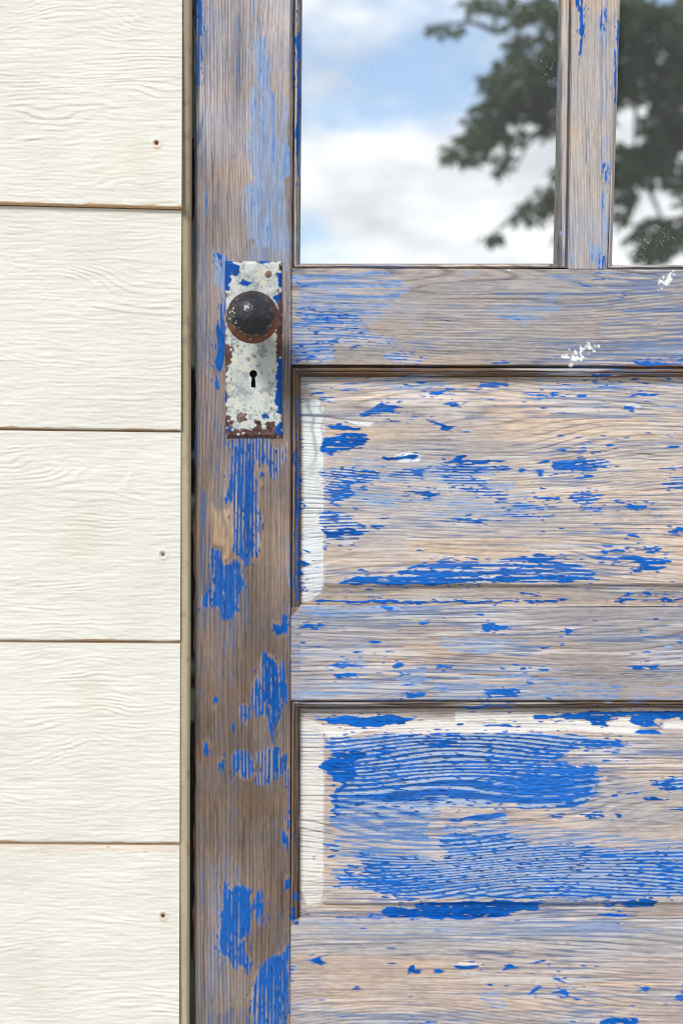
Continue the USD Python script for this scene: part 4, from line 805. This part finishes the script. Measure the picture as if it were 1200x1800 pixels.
PX0, PY0, PX1, PY1 = 395.5, 458.5, 496.0, 769.5
Hp, Wp = 330, 120
pyg, pxg = np.mgrid[0:Hp, 0:Wp]; pyg = pyg + 450; pxg = pxg + 386
prng = np.random.default_rng(55)
pf = lambda s, r=prng: (lambda g_: g_ / g_.std())(gaussian_filter(r.standard_normal((Hp, Wp)), s, mode='wrap'))
def pmask(polys, rough=1.0):
    global X0, X1, Y0, Y1
    keep = (X0, X1, Y0, Y1)
    X0, X1, Y0, Y1 = 386, 386 + Wp, 450, 450 + Hp
    lay = np.zeros((Hp, Wp), np.float32)
    for q in polys:
        fill(lay, q)
    X0, X1, Y0, Y1 = keep
    yy, xx = np.mgrid[0:Hp, 0:Wp]
    lay = map_coordinates(gaussian_filter(lay, 0.8), [yy + 1.6 * rough * pf(2.6) + rough * pf(1.2), xx + 1.6 * rough * pf(2.6) + rough * pf(1.2)], order=1, mode='nearest')
    return smoothstep(0.4, 0.6, lay)
pb = [[(408, 462), (420, 464), (424, 474), (418, 484), (410, 480)], [(455, 458), (475, 458), (470, 464), (458, 464)], [(393, 455), (409, 455), (408, 480), (404, 498), (403, 512), (393, 512)], [(488, 478), (499, 478), (499, 505), (490, 502)], [(486, 628), (499, 622), (499, 728), (488, 726), (485, 700), (487, 660)],
      [(393, 680), (398, 682), (399, 705), (393, 712)], [(484, 745), (499, 735), (499, 762), (482, 762)], [(400, 749), (408, 752), (406, 758), (399, 758)], [(458, 725), (472, 727), (476, 733), (462, 735)], [(480, 520), (492, 516), (493, 528), (484, 532)], [(418, 500), (430, 493), (446, 498), (436, 504)]]
pr_ = [[(489, 500), (499, 500), (499, 625), (487, 628), (486, 600), (488, 560)], [(393, 605), (408, 606), (407, 640), (399, 650), (396, 665), (393, 665)], [(393, 728), (408, 734), (414, 745), (404, 756), (393, 756)], [(393, 755), (499, 755), (499, 772), (393, 772)],
       [(416, 735), (420, 728), (430, 727), (434, 735), (428, 740), (416, 742)], [(446, 735), (456, 740), (460, 755), (448, 758)], [(470, 742), (484, 740), (482, 756), (468, 756)], [(412, 476), (420, 474), (424, 482), (414, 488)], [(486, 485), (494, 460), (498, 480)]]
pgrey = smoothstep(0.7, 1.5, pf(1.7) + 0.7 * pf(5)) * 0.6
psh = smoothstep(0.2, 1.3, pf(9)) * 0.25
prgb = np.zeros((Hp, Wp, 3)); prgb[:] = lin(202, 207, 205)
prgb = over(prgb, lin(140, 148, 154), np.clip(1.15 * pgrey + 1.4 * psh, 0, .8))
prgb = over(prgb, lin(226, 214, 186), smoothstep(1.0, 2.0, pf(5)) * 0.5)
mr, mb = pmask(pr_), pmask(pb)
chips = smoothstep(2.7, 3.0, pf(1.5) + 0.4 * pf(5))
edge_d = np.minimum.reduce([pxg - PX0, PX1 - pxg, pyg - PY0, PY1 - pyg])
worn = smoothstep(0.3, 0.9, np.exp(-np.clip(edge_d, 0, 50) / 3.2) + 0.25 * pf(2.5))
rust = lin(92, 66, 64)[None, None] * np.clip(1 + 0.25 * pf(2), 0.4, 1.8)[..., None]
prgb = over(prgb, rust, np.clip(np.maximum.reduce([mr, chips * 0.8, worn * 0.85]), 0, 1))
prgb = over(prgb, lin(0, 76, 160), mb)
prgb = over(prgb, lin(228, 232, 230), smoothstep(1.5, 1.9, pf(2.2)) * mr * 0.9)
PRGB = np.clip(prgb * ALB, 0.004, 0.85); PH = 0.25 * (1 - np.maximum(mr, worn)) + 0.10 * mb - 0.08 * pgrey + 0.05 * pf(2) + 0.03 * pf(1)

from shapely.geometry import Polygon, Point
from shapely.ops import unary_union
KX, KY = 445.0, 657.0
key = unary_union([Point(KX, KY).buffer(6.8, 24), Polygon([(KX - 2.6, KY), (KX + 2.6, KY), (KX + 4.2, KY + 23.5), (KX - 4.0, KY + 23.5)])])
px, py = np.meshgrid(np.arange(PX0, PX1 + .1, 1.25), np.arange(PY0, PY1 + .1, 1.25))
ny, nx = px.shape
e = np.minimum.reduce([px - PX0, PX1 - px, py - PY0, PY1 - py])
skew = (py - 614) / 311.0
dep = -0.0034 + 0.0026 * np.clip(1 - e / 6.0, 0, 1) ** 1.6 
u_, v_ = px - 386, py - 450
ph = map_coordinates(PH, [v_, u_], order=1, mode='nearest')
col = np.stack([map_coordinates(PRGB[..., k], [v_, u_], order=1, mode='nearest') for k in range(3)], -1)
dep = dep - 0.001 * ph
wx = px + 0.8 * skew + 0.5 * np.sin(py * 0.06) * (np.abs(px - 445) > 40)
V = P(wx, py, dep).reshape(-1, 3); F = grid_faces(ny, nx)
from shapely import contains_xy
cen = np.stack([px.ravel()[F].mean(1), py.ravel()[F].mean(1)], 1)
inside_v = contains_xy(key, px.ravel(), py.ravel())
near = key.exterior
F = F[~inside_v[F].all(1)]
# pull the vertices around the keyhole onto its outline so that the hole is clean
fl = np.unique(F)
grow = key.buffer(0.9)
for i in fl:
    x_, y_ = px.flat[i], py.flat[i]
    if inside_v[i]:
        q = near.interpolate(near.project(Point(x_, y_)))
        V[i] = P(np.array(q.x + 0.8 * (q.y - 614) / 311.0), np.array(q.y), np.array(dep.flat[i]))
# the plate's rim and the hole's wall
def rim(points_px, front, back, col_of):
    k = len(points_px)
    q = np.array(points_px)
    f = P(q[:, 0], q[:, 1], np.broadcast_to(front, k)); b = P(q[:, 0], q[:, 1], np.full(k, back))
    i = np.arange(k); j = (i + 1) % k
    return np.vstack([f, b]), np.vstack([np.stack([i, i + k, j + k], 1), np.stack([i, j + k, j], 1)]), np.repeat(col_of[None], 2 * k, 0)
border = np.concatenate([np.arange(nx), np.arange(1, ny) * nx + nx - 1, (ny - 1) * nx + np.arange(nx - 2, -1, -1), np.arange(ny - 2, 0, -1) * nx])[::-1]
bv = V[border]; bk = bv.copy(); bk[:, 1] = 0.0008
k = len(border); i = np.arange(k); j = (i + 1) % k
hk = np.array(near.coords)[:-1]
hv, hf, hc = rim([(a + 0.8 * (b - 614) / 311.0, b) for a, b in hk][::-1], -0.0030, 0.0002, paint(120, 112, 108))
verts = np.vstack([V, bv, bk, hv]); n0 = len(V)
faces = np.vstack([F, np.stack([i, i + k, j + k], 1) + n0, np.stack([i, j + k, j], 1) + n0, hf + n0 + 2 * k])
bc = col.reshape(-1, 3)[border]
cols = np.vstack([col.reshape(-1, 3), bc * 0.9, bc * 0.9, hc])
plate = obj('lock_plate', (verts, faces), plate_mat, door, smooth=True, tint=cols, mask=np.zeros_like(cols), label='chipped white lock plate with rusty and blue edges')
screw_mat = noisy_mat('rusted_screw', (0.10, 0.05, 0.045), (0.34, 0.25, 0.23), 900.0, bump=0.4, dist=0.0005)
import manifold3d as m3
for sx_, sz_, ang in ((425.0, 734.0, 25.0), (471.5, 482.0, 80.0)):
    dome = m3.Manifold.sphere(0.0075, 48).translate([0, 0, -0.0060]) ^ m3.Manifold.cylinder(0.004, 0.0043, 0.0043, 40).translate([0, 0, -0.0025])
    dome = dome - m3.Manifold.cube([0.010, 0.0009, 0.002], True).rotate([0, 0, ang]).translate([0, 0, 0.0016])
    mm = dome.to_mesh(); hv_ = np.array(mm.vert_properties[:, :3]); 
    c0 = P(np.array(sx_), np.array(sz_), np.array(-0.0033))
    obj('screw', (np.stack([hv_[:, 0], -hv_[:, 2], hv_[:, 1]], 1) + c0, np.array(mm.tri_verts)), screw_mat, plate, smooth=30)
kb = trimesh.creation.box(bounds=[[P(np.array(434.), np.array(0.), np.array(0.))[0], -0.00025, P(np.array(0.), np.array(688.), np.array(0.))[2]], [P(np.array(456.), np.array(0.), np.array(0.))[0], 0.0005, P(np.array(0.), np.array(646.), np.array(0.))[2]]])
obj('keyhole_dark', kb, black, plate)  # black sheet added behind the hole for the shade inside the lock

# the knob: turned section along its axis, from the plate outwards
kc = P(np.array(443.5), np.array(557.0), np.array(-0.050))
KR = 46.3 * S * (CD - 0.05) / CD
prof = np.array([(0.0, 0.0), (0.0125, 0.0), (0.0130, 0.0022), (0.0118, 0.0040), (0.0098, 0.0052), (0.0086, 0.0085), (0.0082, 0.0150), (0.0086, 0.0215), (0.0100, 0.0255), (0.0140, 0.0285), (0.0200, 0.0315), (0.0250, 0.0355), (KR * .985, 0.0410), (KR, 0.0452), (KR * .99, 0.0480), (KR * .955, 0.0505),
                 (KR * .90, 0.0528), (KR * .84, 0.0545), (KR * .80, 0.0560), (KR * .74, 0.0582), (KR * .62, 0.0614), (KR * .46, 0.0645), (KR * .30, 0.0665), (KR * .14, 0.0675), (0.0, 0.0678)])
tp = np.linspace(0, len(prof) - 1, 130)
from scipy.interpolate import PchipInterpolator
pp = np.stack([PchipInterpolator(np.arange(len(prof)), prof[:, k])(tp) for k in range(2)], 1)
cut = 46
def lathe(sec, n=160):
    a = np.arange(n) / n * 2 * math.pi
    A, R = np.meshgrid(a, sec[:, 0]); Zz = np.repeat(sec[:, 1][:, None], n, 1)
    v = np.stack([R * np.cos(A), -Zz, R * np.sin(A)], -1)
    m_ = len(sec); idx = np.arange(m_ * n).reshape(m_, n)
    a0, a1 = idx[:-1], np.roll(idx, -1, 1)[:-1]; b0, b1 = idx[1:], np.roll(idx, -1, 1)[1:]
    f = np.vstack([np.stack([a0.ravel(), a1.ravel(), b1.ravel()], 1), np.stack([a0.ravel(), b1.ravel(), b0.ravel()], 1)])
    return v.reshape(-1, 3), f
def knob_colours(v):
    r = np.hypot(v[:, 0], v[:, 2]) / KR
    q = v * 160.0
    n1, n2 = meshkit.fbm(q, 5, 3), meshkit.fbm(q * 3.1 + 7, 4, 8)
    rim_ = smoothstep(0.72, 0.92, r + 0.34 * (n1 - 0.5) + 0.06 * (-v[:, 2] / KR))
    rust_ = rim_ * smoothstep(0.42, 0.66, n1 + 0.26 * (-v[:, 2] / KR) + 0.10 * v[:, 0] / KR)
    c = np.repeat(paint(62, 62, 68)[None], len(v), 0) * (0.6 + 0.8 * n2[:, None])
    c = c * (1 - rim_[:, None]) + paint(58, 44, 40)[None] * rim_[:, None] * (0.6 + 0.8 * n2[:, None])
    c = c * (1 - rust_[:, None]) + (paint(118, 70, 40)[None] * (0.35 + 1.2 * n2[:, None])) * rust_[:, None]
    chip = smoothstep(0.745, 0.78, n2 + 0.10 * (v[:, 0] < -0.5 * KR) * (v[:, 2] > -0.3 * KR)) * (r > 0.6)
    c = c * (1 - chip[:, None]) + paint(214, 206, 192)[None] * chip[:, None]
    return np.clip(c, 0.004, 0.7), np.stack([np.clip(rust_ + chip * 0.5 + 0.35 * rim_, 0, 1), chip, rim_], 1), n1, n2
v, f = lathe(pp[cut:])
c, mk, n1, n2 = knob_colours(v)
nrm = v * np.array([1, 0, 1]); nrm /= np.maximum(np.linalg.norm(nrm, axis=1, keepdims=True), 1e-9)
v = v + (0.0009 * (n1 - 0.5) + 0.0005 * (n2 - 0.5))[:, None] * np.array([0, -1.0, 0]) + nrm * (0.0007 * (n2 - 0.5))[:, None]
at = np.array([kc[0], -0.0036, kc[2]])
knob = obj('door_knob', (v + at, f), iron, door, smooth=True, tint=c, mask=mk, label='round dark iron door knob with rust around its rim')
v, f = lathe(pp[:cut + 1])
c, mk, n1, n2 = knob_colours(v)
obj('shank', (v + at, f), iron, knob, smooth=True, tint=c * 0.8, mask=np.clip(mk + .3, 0, 1))

# ------------------------------------------------------------------ the tree that the panes mirror, standing behind the viewer
leaf_mat = usdkit.material(stage, '/World/Looks/leaves', {
    'r': ('geometry', {}), 'c': ('rgb_ramp', {'ramp': [(0, (0.035, 0.060, 0.030)), (0.5, (0.055, 0.085, 0.042)), (1, (0.085, 0.115, 0.060))]}),
    'p': ('principled_bsdf', {'roughness': 0.55, 'specular_ior_level': 0.3}), 't': ('translucent_bsdf', {'color': (0.07, 0.12, 0.03)}), 'mx': ('mix_closure', {'fac': 0.25})},
    [('r.random_per_island', 'c.fac'), ('c.color', 'p.base_color'), ('p.BSDF', 'mx.closure1'), ('t.BSDF', 'mx.closure2')], surface='mx.closure')
bark = noisy_mat('bark', (0.05, 0.045, 0.035), (0.13, 0.115, 0.09), 14.0, bump=0.6, dist=0.02)
tree = thing('shade_tree', 'leafy tree whose drooping branches are mirrored in the door panes', 'tree')
def R(px, py, D):
    """The point D metres in front of the door that the pane mirrors at a pixel."""
    k = 1 + D / CD
    return np.array([(px - 600) * S * k, -D, CZ + (900 - py) * S * k])
trng = np.random.default_rng(21)
def tube(points, radii, n=9):
    pts = np.array(points, float); m_ = len(pts)
    V, F = [], []
    for i in range(m_):
        d = pts[min(i + 1, m_ - 1)] - pts[max(i - 1, 0)]; d /= np.linalg.norm(d)
        u = np.cross(d, [0.31, 0.2, 0.93]); u /= np.linalg.norm(u); w = np.cross(d, u)
        a = np.arange(n) / n * 2 * math.pi
        V.append(pts[i] + radii[i] * (np.cos(a)[:, None] * u + np.sin(a)[:, None] * w))
    idx = np.arange(m_ * n).reshape(m_, n)
    a0, a1 = idx[:-1], np.roll(idx, -1, 1)[:-1]; b0, b1 = idx[1:], np.roll(idx, -1, 1)[1:]
    F = np.vstack([np.stack([a0.ravel(), a1.ravel(), b1.ravel()], 1), np.stack([a0.ravel(), b1.ravel(), b0.ravel()], 1)])
    return np.vstack(V), F
def curve(a, b, sag, n=8):
    t = np.linspace(0, 1, n)[:, None]
    p = a + (b - a) * t
    p[:, 2] += sag * np.sin(math.pi * t[:, 0])
    p[1:-1] += trng.normal(0, 0.05 * np.linalg.norm(b - a) / n, (n - 2, 3))
    return p
parts = []
root = np.array([5.2, -9.6, -0.1]); fork = np.array([4.9, -9.3, 3.4])
parts.append(tube([root, root + [0, 0.02, .35], [5.15, -9.5, 1.4], fork, [4.6, -9.1, 5.2], [4.5, -9.2, 7.2], [4.7, -9.3, 8.8]], [.46, .32, .27, .24, .17, .10, .03], 14))
limb_end = R(1080, 175, 7.4)
limbs = [(fork, R(1215, 10, 7.6), limb_end)]
parts.append(tube(curve(fork, R(1225, -10, 7.6), 0.25), np.linspace(.16, .10, 8)))
parts.append(tube(curve(R(1225, -10, 7.6), limb_end, 0.03), np.linspace(.10, .05, 8)))
parts.append(tube(curve(limb_end, R(880, 190, 7.2), 0.08), np.linspace(.05, .016, 8)))
for (ax, ay), (bx, by) in [((1010, 160), (880, 50)), ((960, 175), (800, 275)), ((1000, 185), (900, 300)), ((1060, 190), (985, 340)), ((1060, 200), (940, 380)), ((985, 345), (860, 415)), ((1150, 60), (1090, 20)), ((1120, 110), (1120, 300)), ((1120, 290), (1180, 430)), ((880, 55), (770, 45))]:
    a, b = R(ax, ay, 7.4), R(bx, by, 7.2 + trng.uniform(-.3, .3))
    parts.append(tube(curve(a, b, 0.05), np.linspace(.022, .006, 8), 6))
leaves = []
def leaf(pos, size):
    d = trng.normal(size=3); d[2] = -abs(d[2]) * 0.8; d /= np.linalg.norm(d)
    s = np.cross(d, trng.normal(size=3)); s /= np.linalg.norm(s); n = np.cross(d, s)
    w, fold_ = 0.27 * size, 0.10 * size
    leaves.append(np.array([pos, pos + d * .35 * size + s * w - n * fold_, pos + d * .7 * size + s * w * .75 - n * fold_, pos + d * size, pos + d * .7 * size - s * w * .75 - n * fold_, pos + d * .35 * size - s * w - n * fold_, pos + d * .5 * size]))
LEAF_F = np.array([[0, 1, 6], [1, 2, 6], [2, 3, 6], [3, 4, 6], [4, 5, 6], [5, 0, 6]])
# clumps along the twigs: centre, half width, half height (as mirrored), leaves
clumps = [(780, 46, 24, 13, 26), (850, 5, 40, 12, 40), (905, 18, 30, 26, 60), (955, 20, 30, 30, 80), (985, 50, 22, 30, 50), (935, 85, 40, 28, 90), (975, 120, 30, 45, 120), (900, 125, 42, 26, 110), (870, 150, 30, 24, 80), (930, 165, 45, 30, 150), (965, 200, 26, 30, 70),
          (855, 215, 28, 28, 90), (880, 190, 28, 26, 80), (820, 262, 30, 18, 60), (845, 240, 30, 22, 70), (800, 275, 16, 10, 20), (882, 285, 14, 16, 26), (898, 255, 8, 20, 10), (968, 215, 12, 16, 26), (915, 235, 26, 14, 26),
          (935, 372, 26, 15, 36), (955, 345, 20, 22, 30), (980, 330, 14, 40, 40), (985, 400, 10, 26, 14), (862, 415, 13, 9, 14), (900, 385, 14, 9, 8), (918, 362, 14, 8, 10),
          (1110, 20, 30, 34, 160), (1150, 40, 40, 40, 120), (1100, 80, 26, 60, 150), (1190, 150, 26, 90, 160), (1150, 130, 40, 40, 110), (1110, 150, 24, 30, 50), (1170, 230, 34, 40, 140), (1150, 270, 26, 24, 70), (1100, 290, 24, 40, 80), (1130, 290, 34, 30, 80), (1105, 345, 16, 14, 26), (1090, 380, 12, 14, 14),
          (1180, 300, 20, 30, 40), (1150, 400, 26, 20, 60), (1180, 425, 24, 18, 50), (1145, 445, 26, 16, 50), (1120, 425, 18, 22, 26), (1185, 395, 20, 10, 26), (1250, 120, 60, 140, 500), (1250, 350, 50, 90, 220), (1040, 120, 50, 110, 320), (1040, 300, 40, 70, 120)]
for cx_, cy_, rx_, ry_, n in clumps:
    n = n * (1.45 if cx_ > 1085 else 1.0)
    dd = trng.uniform(6.9, 7.7)
    for _ in range(int(1.3 * n)):
        a, r = trng.uniform(0, 2 * math.pi), math.sqrt(trng.uniform(0, 1))
        leaf(R(cx_ + 1.12 * rx_ * r * math.cos(a), cy_ + 1.12 * ry_ * r * math.sin(a), dd + trng.normal(0, .22)), trng.uniform(.055, .100))
# the rest of the crown, around and above
for _ in range(46):
    c = np.array([trng.uniform(2.2, 8.2), trng.uniform(-12.5, -6.6), 0.0]); c[2] = trng.uniform(4.6, 9.2) - 0.05 * (c[0] - 5) ** 2
    parts.append(tube(curve(np.array([4.7, -9.2, trng.uniform(3.6, 7.0)]), c, 0.2, 6), np.linspace(.05, .012, 6), 6))
    r0 = trng.uniform(.5, 1.0)
    for _ in range(150):
        q = c + trng.normal(0, 1, 3) * r0 * np.array([.6, .6, .42])
        mx = 600 + q[0] / (S * (1 - q[1] / CD)); my = 900 - (q[2] - CZ) / (S * (1 - q[1] / CD))
        if mx < 1095 and my > -40:
            continue
        leaf(q, trng.uniform(.09, .15))
off = np.cumsum([0] + [len(v) for v, _ in parts])
obj('trunk', (np.vstack([v for v, _ in parts]), np.vstack([f + o for (_, f), o in zip(parts, off)])), bark, tree, smooth=True)
LV = np.vstack(leaves); LF = (LEAF_F[None] + 7 * np.arange(len(leaves))[:, None, None]).reshape(-1, 3)
crown = obj('crown', (LV, LF), leaf_mat, tree)
stage.GetPrimAtPath(crown).SetCustomDataByKey('kind', 'stuff')
